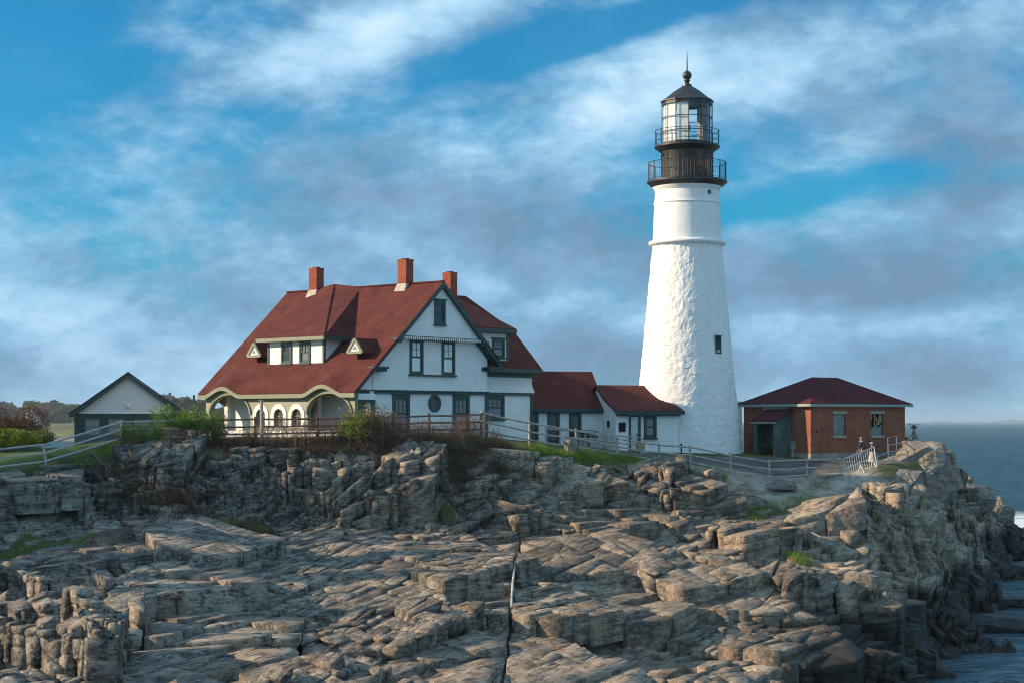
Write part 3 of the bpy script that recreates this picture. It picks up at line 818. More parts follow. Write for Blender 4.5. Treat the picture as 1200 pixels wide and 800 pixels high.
# how bright a cloud is: white wisps against grey-lilac undersides
br = w.math('ADD', w.math('MULTIPLY', w.math('SUBTRACT', n3, .5), 1.5), w.math('MULTIPLY', w.math('SUBTRACT', n2, .5), .7))
br = addl(w.math('ADD', br, .42), B(420, 50, 240, 34, 24, .26), B(560, 0, 120, 30, 15, .2), B(860, 90, 230, 45, 16, .22), B(640, 150, 120, 40, 20, .25), B(980, 200, 80, 30, 0, .25), B(380, 290, 130, 40, 10, .1), B(60, 270, 160, 40, 0, .22),
          B(470, 270, 260, 60, 0, -.14), B(150, 110, 90, 40, 0, -.2), B(330, 210, 160, 40, 10, -.18), B(1120, 180, 140, 90, 20, -.30), B(640, 270, 120, 60, 0, -.14), B(1060, 330, 200, 40, 0, -.35), B(680, 430, 200, 40, 0, -.3), B(1050, 375, 240, 22, 0, .2), B(1080, 440, 200, 30, 0, -.25), B(150, 430, 300, 60, 0, .10))
ccol = w.ramp(br, [(.08, (.125, .22, .335)), (.36, (.165, .315, .47)), (.64, (.30, .50, .67)), (.95, (.50, .66, .79))])
# the clear parts show the atmosphere
skyc = w.mix(1.0, sky.outputs[0], (1, 1, 1), 'MULTIPLY')
STR = 0.10
up = w.n('ShaderNodeMapRange'); up.interpolation_type = 'SMOOTHSTEP'; w.l(el, up.inputs[0])
up.inputs[1].default_value = R(14); up.inputs[2].default_value = R(45); up.inputs[3].default_value = 0; up.inputs[4].default_value = 1
bk = w.n('ShaderNodeMapRange'); bk.interpolation_type = 'SMOOTHSTEP'; w.l(gy, bk.inputs[0])
bk.inputs[1].default_value = .7; bk.inputs[2].default_value = -.6; bk.inputs[3].default_value = 0; bk.inputs[4].default_value = 1
lf = w.n('ShaderNodeMapRange'); lf.interpolation_type = 'SMOOTHSTEP'; w.l(gx, lf.inputs[0])
lf.inputs[1].default_value = -.4; lf.inputs[2].default_value = -1.0; lf.inputs[3].default_value = 0; lf.inputs[4].default_value = .5
boost = addl(w.math('MULTIPLY', up.outputs[0], CLOUD_UP), w.math('MULTIPLY', bk.outputs[0], CLOUD_BACK), lf.outputs[0], w.math('MULTIPLY', up.outputs[0], 0.0))
boost = w.math('ADD', boost, 1.0)
bb = w.n('ShaderNodeCombineXYZ')
for i, wf_ in enumerate((1.45, 1.0, .66)): w.l(w.math('MULTIPLY', w.math('ADD', w.math('MULTIPLY', w.math('SUBTRACT', boost, 1.0), wf_), 1.0), 1.0 / STR), bb.inputs[i])
ccol = w.mix(1.0, ccol, bb.outputs[0], 'MULTIPLY')
skyt = w.mix(1.0, skyc, SKY_TINT, 'MULTIPLY')
final = w.mix(cov, skyt, ccol)
bg = w.n('ShaderNodeBackground'); bg.inputs['Strength'].default_value = STR
w.l(final, bg.inputs[0])
wo = w.n('ShaderNodeOutputWorld'); w.l(bg.outputs[0], wo.inputs[0])
W.cycles.sampling_method = 'NONE'

SC.view_settings.view_transform = 'Standard'
try: SC.view_settings.look = 'None'
except Exception: pass
SC.view_settings.gamma = 1.0
SC.view_settings.exposure = EXPOSURE
SC.render.engine = 'CYCLES'
SC.cycles.max_bounces = 8
SC.cycles.diffuse_bounces = 3
SC.cycles.volume_bounces = 0
SC.cycles.transparent_max_bounces = 12
SC.cycles.use_denoising = True
SC.cycles.filter_width = 1.05
SC.cycles.use_adaptive_sampling = True; SC.cycles.adaptive_threshold = .02
SC.cycles.sample_clamp_indirect = 4.0

# ------------------------------------------------------------------ lighthouse tower
K = 114 / FPX
TX, TY, TZ = 205.2 * K, 114.0, CAMZ - 2.45
tower = empty('lighthouse', (TX, TY, TZ))
tag(tower, 'tall white stone lighthouse tower with black iron lantern room and two railed galleries', 'lighthouse')
def zt(py): return CAMZ + (493 - py) * K - TZ
def masonry(r_z, z0, z1, nz, na, amp, name, mat, stones=True):
    zs = np.linspace(z0, z1, nz); th = np.linspace(0, 2 * PI, na, endpoint=False)
    Z, T = np.meshgrid(zs, th, indexing='ij'); r = r_z(Z)
    u = T * 3.0; per = 2 * PI * 3.0
    # blend so that the pattern closes round the tower
    def f(U, Zz):
        jit = (fbm(U * 1.2, Zz * 1.6, 3, 5) - .5) * 1.2
        f1, f2, cx, cy, dx, dy = worley(U / .62 + jit, Zz / .34 + jit, 7)
        off = h2(cx, cy, 3) - .5; tx = h2(cx, cy, 4) - .5; ty = h2(cx, cy, 6) - .5
        st = off * .8 + tx * dx * 1.5 + ty * dy * 1.5 - (1 - np.clip((f2 - f1) / .22, 0, 1)) * .30
        return st + (fbm(U * 3.4, Zz * 2.2, 4, 8) - .5) * 3.6
    wgt = sstep(.85, 1.0, T / (2 * PI))
    D = f(u, Z) * (1 - wgt) + f(u - per, Z) * wgt if stones else (fbm(u * 1.5, Z * 1.5, 4, 8) - .5)
    r = r + D * amp
    V = np.stack([r * np.cos(T + PI / 2), r * np.sin(T + PI / 2), Z], -1).reshape(-1, 3)
    ix = np.arange(nz * na).reshape(nz, na); nx = np.roll(ix, -1, 1)
    F = np.stack([ix[:-1], nx[:-1], nx[1:], ix[1:]], -1).reshape(-1, 4)
    return mesh_np(name, V, F, mat, tower, smooth=True)
zc = zt(287)
_py = [545, 532, 482, 451, 392, 292, 286]; _pr = [65.6, 64.4, 59.4, 56.0, 50.2, 40.8, 40.4]
masonry(lambda Z: np.interp(Z, [zt(p) for p in _py], [q * K for q in _pr]), -.6, zc + .1, 560, 760, .021, 'stone_shaft', M['tower'])
m = MB()
m.lathe([(q * K, zt(p)) for q, p in ((40.2, 288.5), (44.4, 287.6), (45.0, 286), (45.0, 284.2), (43.6, 283.4), (41.4, 282.6), (40.2, 282.0), (40.0, 280))], 72)
m.build('ring_cornice', M['tower'], tower, smooth=True)
masonry(lambda Z: np.interp(Z, [zt(282), zt(245), zt(222)], [40.2 * K, 38.5 * K, 37.2 * K]), zt(282.2), zt(221), 90, 200, .012, 'upper_shaft', M['tower'], False)
m = MB(); m.lathe([(q * K, zt(p)) for q, p in ((38.2, 240.6), (39.2, 240.0), (39.3, 238.6), (38.0, 238.0))], 64)
m.lathe([(q * K, zt(p)) for q, p in ((37.0, 225), (38.0, 224.4), (38.6, 221.5), (40.5, 220.2), (40.5, 219.3), (30, 219.3))], 64)
m.build('moulding', M['tower'], tower, smooth=True)
# window and porthole: px offsets from the axis
def on_shaft(px, py, rr):
    s = (px - 805.2) / rr
    t = math.asin(max(-1, min(1, s)))
    return t
t = on_shaft(837.0, 405, 52); r = 51.6 * K
def radial(mb, t, r0, r1, w_, z0, z1):
    d = Vector((math.sin(t), -math.cos(t), 0)); a = Vector((math.cos(t), math.sin(t), 0))
    vs = [d * rr + a * s * w_ / 2 + Vector((0, 0, z)) for z in (z0, z1) for rr in (r0, r1) for s in (-1, 1)]
    mb.add(vs, [(0, 2, 3, 1), (4, 5, 7, 6), (0, 1, 5, 4), (2, 6, 7, 3), (0, 4, 6, 2), (1, 3, 7, 5)])
m = MB(); wz0, wz1 = zt(415), zt(395.5)
radial(m, t, r - .5, r + .02, .40, wz0, wz1); wf = m.build('window', M['glass'], tower)
m = MB()
for (a, b, c0, c1) in ((-.20, .07, wz0, wz1), (.20, .07, wz0, wz1), (0, .03, wz0, wz1)):
    d = Vector((math.sin(t), -math.cos(t), 0)); s_ = Vector((math.cos(t), math.sin(t), 0))
    m.bar(d * (r + .03) + s_ * a + Vector((0, 0, c0)), d * (r + .03) + s_ * a + Vector((0, 0, c1)), b, .12)
for z in (wz0, wz1, (wz0 + wz1) / 2):
    m.bar(d * (r + .034) - s_ * .235 + Vector((0, 0, z)), d * (r + .034) + s_ * .235 + Vector((0, 0, z)), .10, .08 if z != (wz0 + wz1) / 2 else .04)
m.build('frame', M['green'], wf)
t = on_shaft(827.5, 229, 37.4); d = Vector((math.sin(t), -math.cos(t), 0))
m = MB(); m.tube([d * 1.9 + Vector((0, 0, zt(229))), d * 2.055 + Vector((0, 0, zt(229)))], .15, 16)
ph = m.build('porthole', M['glass'], tower)
m = MB(); cc = d * 2.05 + Vector((0, 0, zt(229))); a_ = Vector((math.cos(t), math.sin(t), 0))
m.tube([cc + (a_ * math.cos(q) + Vector((0, 0, 1)) * math.sin(q)) * .19 for q in [2 * PI * i / 16 for i in range(17)]], .045, 6, False)
m.build('rim', M['white'], ph)
# lower gallery
m = MB(); m.lathe([(q * K, zt(p)) for q, p in ((33, 221.0), (39.5, 220.8), (42.0, 219.0), (45.6, 215.6), (46.8, 215.0), (46.8, 212.8), (33, 212.4))], 60)
m.build('gallery_deck', M['iron'], tower)
m = MB(); m.lathe([(30.6 * K, zt(213)), (30.6 * K, zt(176)), (31.4 * K, zt(175)), (31.4 * K, zt(173.8)), (29, zt(173.8))][:4], 60)
dr = m.build('watch_room', M['iron_rust'], tower, smooth=True)
m = MB()
for z_ in (211.5, 201, 189, 178):
    m.lathe([(30.6 * K, zt(z_ + .55)), (31.0 * K, zt(z_ + .4)), (31.0 * K, zt(z_ - .4)), (30.6 * K, zt(z_ - .55))], 60)
for k in range(12):
    a = 2 * PI * k / 12 + .13
    m.bar((30.75 * K * math.cos(a), 30.75 * K * math.sin(a), zt(212)), (30.75 * K * math.cos(a), 30.75 * K * math.sin(a), zt(175)), .05, .05)
m.build('plate_seam', M['iron'], dr)
t = on_shaft(776.5, 183, 30.6); d = Vector((math.sin(t), -math.cos(t), 0))
m = MB(); m.tube([d * 1.5 + Vector((0, 0, zt(183))), d * 1.71 + Vector((0, 0, zt(183)))], .12, 12); m.build('vent_hole', M['dark'], dr)
def rail(rp, y0, y1, nposts, rings, nb, name):
    m = MB(); rr = rp * K
    for k in range(nposts):
        a = 2 * PI * k / nposts + .09
        m.tube([(rr * math.cos(a), rr * math.sin(a), zt(y0)), (rr * math.cos(a), rr * math.sin(a), zt(y1) + .02)], .024, 6)
    for k in range(nb):
        a = 2 * PI * k / nb + .05
        m.tube([(rr * math.cos(a), rr * math.sin(a), zt(y0) + .06), (rr * math.cos(a), rr * math.sin(a), zt(y1))], .0095, 4)
    for f_ in rings:
        z = zt(y0) + (zt(y1) - zt(y0)) * f_
        m.tube([(rr * math.cos(2 * PI * i / 48), rr * math.sin(2 * PI * i / 48), z) for i in range(49)], .02 if f_ > .9 else .014, 6, False)
    return m.build(name, M['iron'], tower)
rail(45.6, 212.8, 191.6, 16, (1.0, .08), 96, 'lower_railing')
m = MB(); m.lathe([(q * K, zt(p)) for q, p in ((29, 178.4), (32.0, 178.2), (37.2, 174.4), (38.2, 173.8), (38.2, 171.6), (28, 171.0))], 60)
m.build('upper_deck', M['iron'], tower)
rail(37.4, 171.4, 154.2, 14, (1.0, .62, .3), 0, 'upper_railing')
# lantern room: twelve sides
NL = 12; rl = 29.4 * K; zl0, zl1 = zt(171), zt(120.5)
pv = [(rl * math.sin(2 * PI * (k) / NL + R(-2)), -rl * math.cos(2 * PI * k / NL + R(-2))) for k in range(NL)]
lan = MB()
for k in range(NL):
    lan.bar((pv[k][0], pv[k][1], zl0), (pv[k][0], pv[k][1], zl1), .045, .045)
    q = pv[(k + 1) % NL]
    for z, t_ in ((zl0 + .08, .16), (zl0 + (zl1 - zl0) * .31, .04), (zl0 + (zl1 - zl0) * .63, .04), (zl1 - .10, .2)):
        lan.bar((pv[k][0], pv[k][1], z), (q[0], q[1], z), .06, t_)
lf_ = lan.build('lantern_frame', M['iron'], tower)
for k in range(NL):
    q = pv[(k + 1) % NL]; m = MB()
    p0 = Vector((pv[k][0] * .985, pv[k][1] * .985, 0)); p1 = Vector((q[0] * .985, q[1] * .985, 0))
    m.add([p0 + Vector((0, 0, zl0 + .05)), p1 + Vector((0, 0, zl0 + .05)), p1 + Vector((0, 0, zl1 - .05)), p0 + Vector((0, 0, zl1 - .05))], [(0, 1, 2, 3)])
    m.build('pane', M['clear'], lf_)
# white roller blinds behind the panes on the sunny side, the lens on its pedestal in the middle
for k in range(NL):
    q = pv[(k + 1) % NL]; mx_, my_ = (pv[k][0] + q[0]) / 2, (pv[k][1] + q[1]) / 2
    if mx_ < .1 and my_ < .4 * 0 + 1.0 and k not in (0,):
        m = MB(); p0 = Vector((pv[k][0] * .93, pv[k][1] * .93, 0)); p1 = Vector((q[0] * .93, q[1] * .93, 0))
        g_ = (p1 - p0) * .03
        m.bar(p0 + g_ + Vector((0, 0, (zl0 + zl1) / 2)), p1 - g_ + Vector((0, 0, (zl0 + zl1) / 2)), .02, zl1 - zl0 - .3)
        m.build('blind', M['white'], tower)
    elif k in (2, 3, 4):
        m = MB(); p0 = Vector((pv[k][0] * .9, pv[k][1] * .9, 0)); p1 = Vector((q[0] * .9, q[1] * .9, 0))
        m.bar(p0 + Vector((0, 0, (zl0 + zl1) / 2)), p1 + Vector((0, 0, (zl0 + zl1) / 2)), .02, zl1 - zl0 - .3); m.build('shutter', M['curtain'], tower)
m = MB(); m.tube([(0, 0, zl0), (0, 0, zl0 + .9)], .12, 12)
m.lathe([(.05, zl0 + .8), (.18, zl0 + .9), (.24, zl0 + 1.1), (.18, zl0 + 1.3), (.05, zl0 + 1.4)], 20); m.build('lens', M['glass_light'], tower, smooth=True)
m = MB(); m.lathe([(rl * .9, zl0 + .02), (.05, zl0 + .03)], NL, ph=R(-92)); m.build('lantern_floor', M['dull_metal'], tower)
m = MB(); m.lathe([(rl * .98, zl1 - .03), (.05, zl1 - .02)], NL, ph=R(-92)); m.build('lantern_ceiling', M['dull_metal'], tower)
m = MB()
m.lathe([(28.5 * K, zt(120.8)), (31.2 * K, zt(120.6)), (31.2 * K, zt(119.2)), (27 * K, zt(116.8)), (15 * K, zt(107.2)), (5.6 * K, zt(101.4)), (5.4 * K, zt(99.6)), (2.6 * K, zt(98.6))], NL, ph=R(-92))
m.build('lantern_roof', M['iron'], tower)
m = MB()
m.lathe([(2.8 * K, zt(99)), (2.6 * K, zt(95.6)), (3.6 * K, zt(95.2)), (3.6 * K, zt(94.2)), (2.4 * K, zt(93.8)), (3.9 * K, zt(92.6)), (5.2 * K, zt(90.2)), (5.45 * K, zt(88.6)), (4.9 * K, zt(86.2)), (3.2 * K, zt(84.3)), (.8 * K, zt(83.6)), (.1, zt(83.4))], 24)
m.build('vent_ball', M['iron'], tower, smooth=True)
m = MB(); m.tube([(0, 0, zt(84)), (0, 0, zt(70)), (0, 0, zt(59.5))], [.05, .032, .014], 6); m.build('lightning_rod', M['iron'], tower)
# ------------------------------------------------------------------ keeper's house
# local frame: x along the gable wall, y along the ridge (away to the left), z up from the yard
KH = .953
house = empty('keepers_house', (-4.03 * KH, 106 * KH, CAMZ - 1.3 * KH), R(48.5), KH)
tag(house, "large white keeper's house with steep red roof, arched porch and dark green trim", 'house')

def wframe(root, x0, x1, z0, z1, fy, cw=.2, top=.1, sash=.07, glass='glass_light', cols=3, rows=2, two=True, name='window', fn=None, sgn=-1, sill=True, casing='green', blind=0.0):
    """window on a wall whose face is at fy; sgn is the outward direction"""
    fn = fn or FX
    m = MB()
    m.prism(rect(x0, x1, z0, z1), [rect(x0 + cw, x1 - cw, z0 + cw * .7, z1 - cw - top * .3)], fn, fy - sgn * .02, fy + sgn * .07)
    if top: m.prism(rect(x0 - .07, x1 + .07, z1 + .003, z1 + top), [], fn, fy - sgn * .02, fy + sgn * .13)
    if sill: m.prism(rect(x0 - .05, x1 + .05, z0 - .09, z0 - .003), [], fn, fy - sgn * .02, fy + sgn * .14)
    w_ = m.build(name, M[casing], root)
    a0, a1, b0, b1 = x0 + cw + .004, x1 - cw - .004, z0 + cw * .7 + .004, z1 - cw - top * .3 - .004
    m = MB(); zm = (b0 + b1) / 2
    if two:
        m.prism(rect(a0, a1, zm, b1), [rect(a0 + sash, a1 - sash, zm + sash * .7, b1 - sash)], fn, fy - sgn * .03, fy + sgn * .045)
        m.prism(rect(a0, a1, b0, zm - .002), [rect(a0 + sash, a1 - sash, b0 + sash, zm - sash * .7)], fn, fy - sgn * .06, fy + sgn * .015)
    else:
        m.prism(rect(a0, a1, b0, b1), [rect(a0 + sash, a1 - sash, b0 + sash, b1 - sash)], fn, fy - sgn * .03, fy + sgn * .045)
    zlo = zm if two else b0
    for i in range(1, cols):
        x = a0 + (a1 - a0) * i / cols; m.prism(rect(x - .014, x + .014, zlo + .03, b1 - .03), [], fn, fy, fy + sgn * .03)
    for i in range(1, rows):
        z = zlo + (b1 - zlo) * i / rows; m.prism(rect(a0 + .03, a1 - .03, z - .014, z + .014), [], fn, fy + sgn * .002, fy + sgn * .031)
    m.build('sash', M[casing], w_)
    m = MB(); m.prism(rect(a0 + .01, a1 - .01, b0 + .01, b1 - .01), [], fn, fy - sgn * .015, fy - sgn * .005); m.build('glass_pane', M[glass], w_)
    return w_

RP = .905                        # roof pitch
APZ = 9.54
rz_ = lambda x: APZ - RP * abs(x)
L_ = 13.9
# --- porch side roof slope with the two eyebrow waves over the arches
EX = -7.25
EYB = ((11.65, 1.65, .50), (2.75, 1.7, .52))
def brow(y):
    z = 0
    for c, hw, A in EYB:
        t = abs(y - c) / hw
        if t < 1: z += A * (math.cos(PI * t) * .5 + .5) ** .8
    return z
ny_, ns_ = 150, 46
V_, F_ = [], []
for i in range(ns_ + 1):
    s_ = i / ns_; x = EX * s_
    for j in range(ny_ + 1):
        y = L_ * j / ny_
        fall = max(0, 1 - (1 - s_) * abs(EX) / 2.3) ** 1.6
        V_.append((x, y, rz_(x) + brow(y) * fall))
nn = len(V_)
V_ += [(a, b, c - .14) for a, b, c in V_]
w1_ = ny_ + 1
for i in range(ns_):
    for j in range(ny_):
        a = i * w1_ + j
        F_.append((a, a + 1, a + w1_ + 1, a + w1_)); F_.append((nn + a, nn + a + w1_, nn + a + w1_ + 1, nn + a + 1))
for j in range(ny_):
    for r0 in (0, ns_):
        a = r0 * w1_ + j; F_.append((a, nn + a, nn + a + 1, a + 1))
for i in range(ns_):
    for c in (0, ny_):
        a = i * w1_ + c; F_.append((a, a + w1_, nn + a + w1_, nn + a))
m = MB(); m.add(V_, F_)
roof = m.build('roof', M['roof'], house)
# back slope, and the wing roof as separate slopes of the roof
m = MB(); m.slab([(0, 0, APZ), (5.1, 0, rz_(5.1)), (5.1, L_, rz_(5.1)), (0, L_, APZ)], (0, 0, -.14)); m.build('back_slope', M['roof'], roof)
m = MB(); m.bar((0, -.01, APZ + .02), (0, L_, APZ + .02), .22, .07); m.build('ridge_cap', M['roof'], roof)
WZ0, WY0, WRY, WRZ = 4.62, .55, 5.05, 9.28
wslope = (WRZ - WZ0) / (WRY - WY0)
WJ = WRY - 2.1; WJZ = WRZ - 2.1 * wslope                       # the wing's gable is clipped by a small hip
m = MB(); m.slab([(4.46, WY0, WZ0), (9.55, WY0, WZ0), (9.55, WJ, WJZ), (7.35, WRY, WRZ), (0.2, WRY, WRZ)], (0, 0, -.14))
m.slab([(9.55, WJ + .003, WJZ), (9.55, 2 * WRY - WJ, WJZ), (7.35, WRY + .003, WRZ)], (0, 0, -.13))
m.slab([(7.35, WRY + .004, WRZ), (9.55, 2 * WRY - WJ, WJZ), (9.55, 9.6, WZ0), (2.0, 9.6, WZ0), (0.2, WRY + .004, WRZ)], (0, 0, -.14)); m.build('wing_roof', M['roof'], roof)

# --- fascia on the porch eave following the waves
def ribbon(pts_lo, pts_hi, x0, x1):
    m = MB(); n = len(pts_lo); vs = []
    for (y, z) in pts_lo: vs += [(x0, y, z), (x1, y, z)]
    for (y, z) in pts_hi: vs += [(x0, y, z), (x1, y, z)]
    fs = []
    for i in range(n - 1):
        a, b = 2 * i, 2 * (n + i)
        fs += [(a, a + 2, b + 2, b), (a + 1, b + 1, b + 3, a + 3), (a, a + 1, a + 3, a + 2), (b, b + 2, b + 3, b + 1)]
    fs += [(0, 2 * n, 2 * n + 1, 1), (2 * n - 2, 2 * n - 1, 4 * n - 1, 4 * n - 2)]
    m.add(vs, fs); return m
ys = [L_ * i / 140 for i in range(141)]
eave_z = rz_(EX)
fas = ribbon([(y, eave_z - .34 + brow(y)) for y in ys], [(y, eave_z - .10 + brow(y)) for y in ys], EX - .03, EX + .05)
fas.build('eave_fascia', M['sage_trim'], house)
m = ribbon([(y, eave_z - .33 + brow(y)) for y in ys], [(y, eave_z - .27 + brow(y)) for y in ys], EX + .06, -6.95)
m.build('eave_soffit', M['sage_trim'], house)

# --- walls of the main block
PW = -6.95                       # outer face of the porch wall
def wpoly(x0, x1, zb, drop=.16):
    pts = [(x0, zb), (x1, zb), (x1, rz_(x1) - drop)]
    if x0 < 0 < x1: pts.append((0, APZ - drop))
    pts.append((x0, rz_(x0) - drop)); return pts
m = MB(); m.prism(wpoly(-5.28, 4.42, 3.08), [], FX, .55, .75)
gable = m.build('gable_wall', M['white_siding'], house)
m = MB(); m.prism(rect(-5.28, 4.42, -.6, 2.90), [rect(-3.5, -2.46, .9, 2.7), rect(1.58, 2.67, .9, 2.7), ellipse(-.17, 2.36, .36, .36)], FX, .62, .8)
m.build('ground_floor_wall', M['white_siding'], house)
m = MB(); m.prism([(-6.95, 3.08), (-5.30, 3.08), (-5.30, rz_(-5.3) - .16), (-6.95, rz_(-6.95) - .155)], [], FX, .58, .72)
m.build('porch_gable_infill', M['white_siding'], house)
m = MB(); m.box(-7.1, 4.50, .5, .7, 2.90, 3.08); m.box(-7.1, 4.55, .44, .62, 3.03, 3.10); m.build('belt_board', M['green'], house)
m = MB(); m.box(-5.34, -5.10, .55, .72, -.6, 2.90); m.build('corner_board', M['green'], house)
m = MB(); m.box(4.26, 4.50, .55, .72, -.6, 2.90); m.build('corner_board', M['green'], house)
# projecting upper triangle with its saw tooth skirt
m = MB(); m.prism([(-3.32, 6.24), (3.32, 6.24), (0, 6.24 + 3.32 * RP)], [rect(-.44, .16, 7.14, 8.28)], FX, .22, .5)
tri = m.build('gable_triangle', M['white_siding'], house)
m = MB()
m.box(-3.45, 3.45, .14, .56, 6.12, 6.24)
m.build('skirt_board', M['green'], tri)
m = MB()
k = -3.35
while k < 3.3:
    m.prism([(k, 6.20), (k + .1, 6.20), (k + .1, 6.08), (k + .05, 6.00), (k, 6.08)], [], FX, .10, .135); k += .17
m.build('saw_tooth_trim', M['white'], tri)
# rakes
def rake(xa, xb, y0, y1, d0, d1, name, mat='green', parent=house):
    m = MB()
    za, zb = rz_(xa), rz_(xb)
    m.prism([(xa, za - d0), (xb, zb - d0), (xb, zb - d1), (xa, za - d1)], [], FX, y0, y1)
    return m.build(name, M[mat], parent)
rk_ = rake(0, -3.75, -.03, .04, .02, .34, 'rake_board'); rake(0, -3.75, .045, .22, .24, .33, 'rake_soffit', parent=rk_)
rk_ = rake(0, 3.75, -.03, .04, .02, .34, 'rake_board'); rake(0, 3.75, .045, .22, .24, .33, 'rake_soffit', parent=rk_)
rk_ = rake(-3.76, -7.2, .03, .10, .02, .30, 'rake_board'); rake(-3.76, -7.2, .105, .56, .22, .29, 'rake_soffit', parent=rk_)
rk_ = rake(3.76, 5.1, .03, .10, .02, .34, 'rake_board'); rake(3.76, 5.1, .105, .56, .24, .33, 'rake_soffit', parent=rk_)
rake(3.32, 4.42, .46, .545, .20, .50, 'frieze_board'); rake(-3.32, -5.2, .46, .545, .20, .42, 'frieze_board')
for (a, b, z) in ((-3.9, -3.35, 6.10), (-5.75, -4.55, 4.42), (4.15, 5.2, 4.62), (3.35, 3.95, 6.10)):
    m = MB(); m.box(a, b, -.02, .54, z - .12, z); m.box(a + .08, b - .08, .06, .54, z - .28, z - .122); m.build('rake_return', M['green'], house)
# windows
wframe(house, -3.68, -2.28, .72, 2.86, .62, .19)
wframe(house, 1.40, 2.85, .72, 2.86, .62, .19)
wframe(house, -.60, .32, 6.98, 8.42, .22, .16, .08, cols=1, rows=1, glass='glass')
wframe(house, -2.33, -1.22, 4.05, 6.08, .55, .14, .0, cols=2, rows=2)
wframe(house, .37, 1.50, 4.05, 6.08, .55, .14, .0, cols=2, rows=2, glass='glass')
m = MB(); m.box(-2.42, 1.60, .43, .55, 5.99, 6.11); m.build('window_header', M['green'], house)
m = MB(); m.box(-2.42, 1.60, .42, .55, 3.94, 4.04); m.build('window_apron', M['green'], house)
m = MB(); m.prism(ellipse(-.17, 2.36, .52, .52), [ellipse(-.17, 2.36, .36, .36)], FX, .54, .64); ow = m.build('oval_window', M['green'], house)
m = MB(); m.prism(ellipse(-.17, 2.36, .355, .355), [], FX, .66, .68); m.build('glass_pane', M['glass'], ow)

# --- wing to the right of the gable
m = MB(); m.prism(rect(4.5, 9.28, 3.08, 4.60), [], FX, 1.15, 1.35)
wing = m.build('wing_wall', M['white_siding'], house)
# bell-cast skirt of the upper wall
m = MB(); m.add([(4.5, 1.15, 3.6), (9.28, 1.15, 3.6), (9.38, .98, 3.08), (4.5, .98, 3.08), (4.5, 1.17, 3.08), (9.38, 1.17, 3.08), (9.28, 1.17, 3.6), (4.5, 1.17, 3.6)],
               [(0, 3, 2, 1), (3, 4, 5, 2), (1, 2, 5, 6), (0, 7, 4, 3)]); m.build('flared_skirt', M['white_siding'], wing)
m = MB(); m.prism(rect(4.5, 9.28, -.6, 2.92), [rect(5.0, 6.5, 1.5, 2.75)], FX, 1.15, 1.35); m.build('wing_lower_wall', M['white_siding'], house)
m = MB(); m.box(4.52, 9.34, 1.02, 1.3, 2.92, 3.077); m.build('belt_board', M['green'], house)
m = MB(); m.box(9.12, 9.34, 1.08, 1.3, -.6, 2.92); m.build('corner_board', M['green'], house)
wframe(house, 4.9, 6.62, 1.42, 2.92, 1.15, .2, .0, cols=3)
m = MB(); m.box(3.9, 9.60, .50, .60, 4.34, 4.58); m.box(4.3, 9.5, .61, 1.14, 4.28, 4.36); m.box(4.5, 9.4, 1.02, 1.15, 4.05, 4.275); m.build('wing_fascia', M['green'], house)
# wing end gable and other hidden walls
m = MB()
m.prism([(1.2, -.6), (9.3, -.6), (9.3, 4.4), (7.15, 6.8), (2.95, 6.8), (1.2, 4.9)], [], FY, 9.10, 9.28); m.build('wing_end_wall', M['white_siding'], house)
m = MB(); m.box(0, 9.2, 9.1, 9.3, -.6, 4.55); m.build('wing_back_wall', M['white_siding'], house)
m = MB(); m.box(4.3, 4.42, .8, 13.4, -.6, rz_(4.42) - .2); m.build('back_wall', M['white_siding'], house)
m = MB(); m.prism(wpoly(-5.2, 4.42, -.6, .17), [], FX, 13.35, 13.5); m.build('far_gable_wall', M['white_siding'], house)
# wing dormer
dz0 = WZ0 + (.95 - WY0) * wslope
m = MB(); m.prism(rect(2.2, 6.75, dz0 - .25, 6.86), [rect(5.5, 6.4, 5.35, 6.2)], FX, .95, 1.07)
wd = m.build('wing_dormer', M['white_siding'], house)
m = MB(); m.prism([(1.07, dz0 - .1), (1.07, 6.86), (4.6, 8.7)], [], FY, 6.65, 6.75); m.build('cheek', M['white_siding'], wd)
m = MB(); m.slab([(1.6, .48, 7.02), (7.02, .48, 7.02), (6.2, 5.0, 9.22), (.6, 5.0, 9.22)], (0, 0, -.12)); m.build('roof', M['roof'], wd)
m = MB(); m.box(1.6, 7.05, .43, .53, 6.72, 6.96); m.box(1.6, 6.98, .54, .94, 6.70, 6.80); m.box(6.99, 7.06, .54, 1.8, 6.74, 6.98); m.build('fascia', M['green'], wd)
m = MB(); m.box(6.62, 6.80, .9, 1.1, dz0 - .2, 6.72); m.build('corner_board', M['green'], wd)
wframe(wd, 5.30, 6.42, 5.22, 6.38, .95, .13, .07, cols=2, glass='glass_light')

# --- porch: wall with two large arches and three narrow openings
top = [(y, eave_z - .10 + brow(y) * .96) for y in [.3 + 13.2 * i / 90 for i in range(91)]]
outer = [(.3, .72)] + [(13.5, .72)] + top[::-1]
A1, A2 = (11.22, 1.86), (2.42, 1.84)
holes = [arch(A2[0], A2[1], .74, 1.72, 1.16), arch(A1[0], A1[1], .74, 1.72, 1.16)] + [arch(c, .42, 1.0, 1.62, .40, 10) for c in (8.36, 6.76, 5.19)]
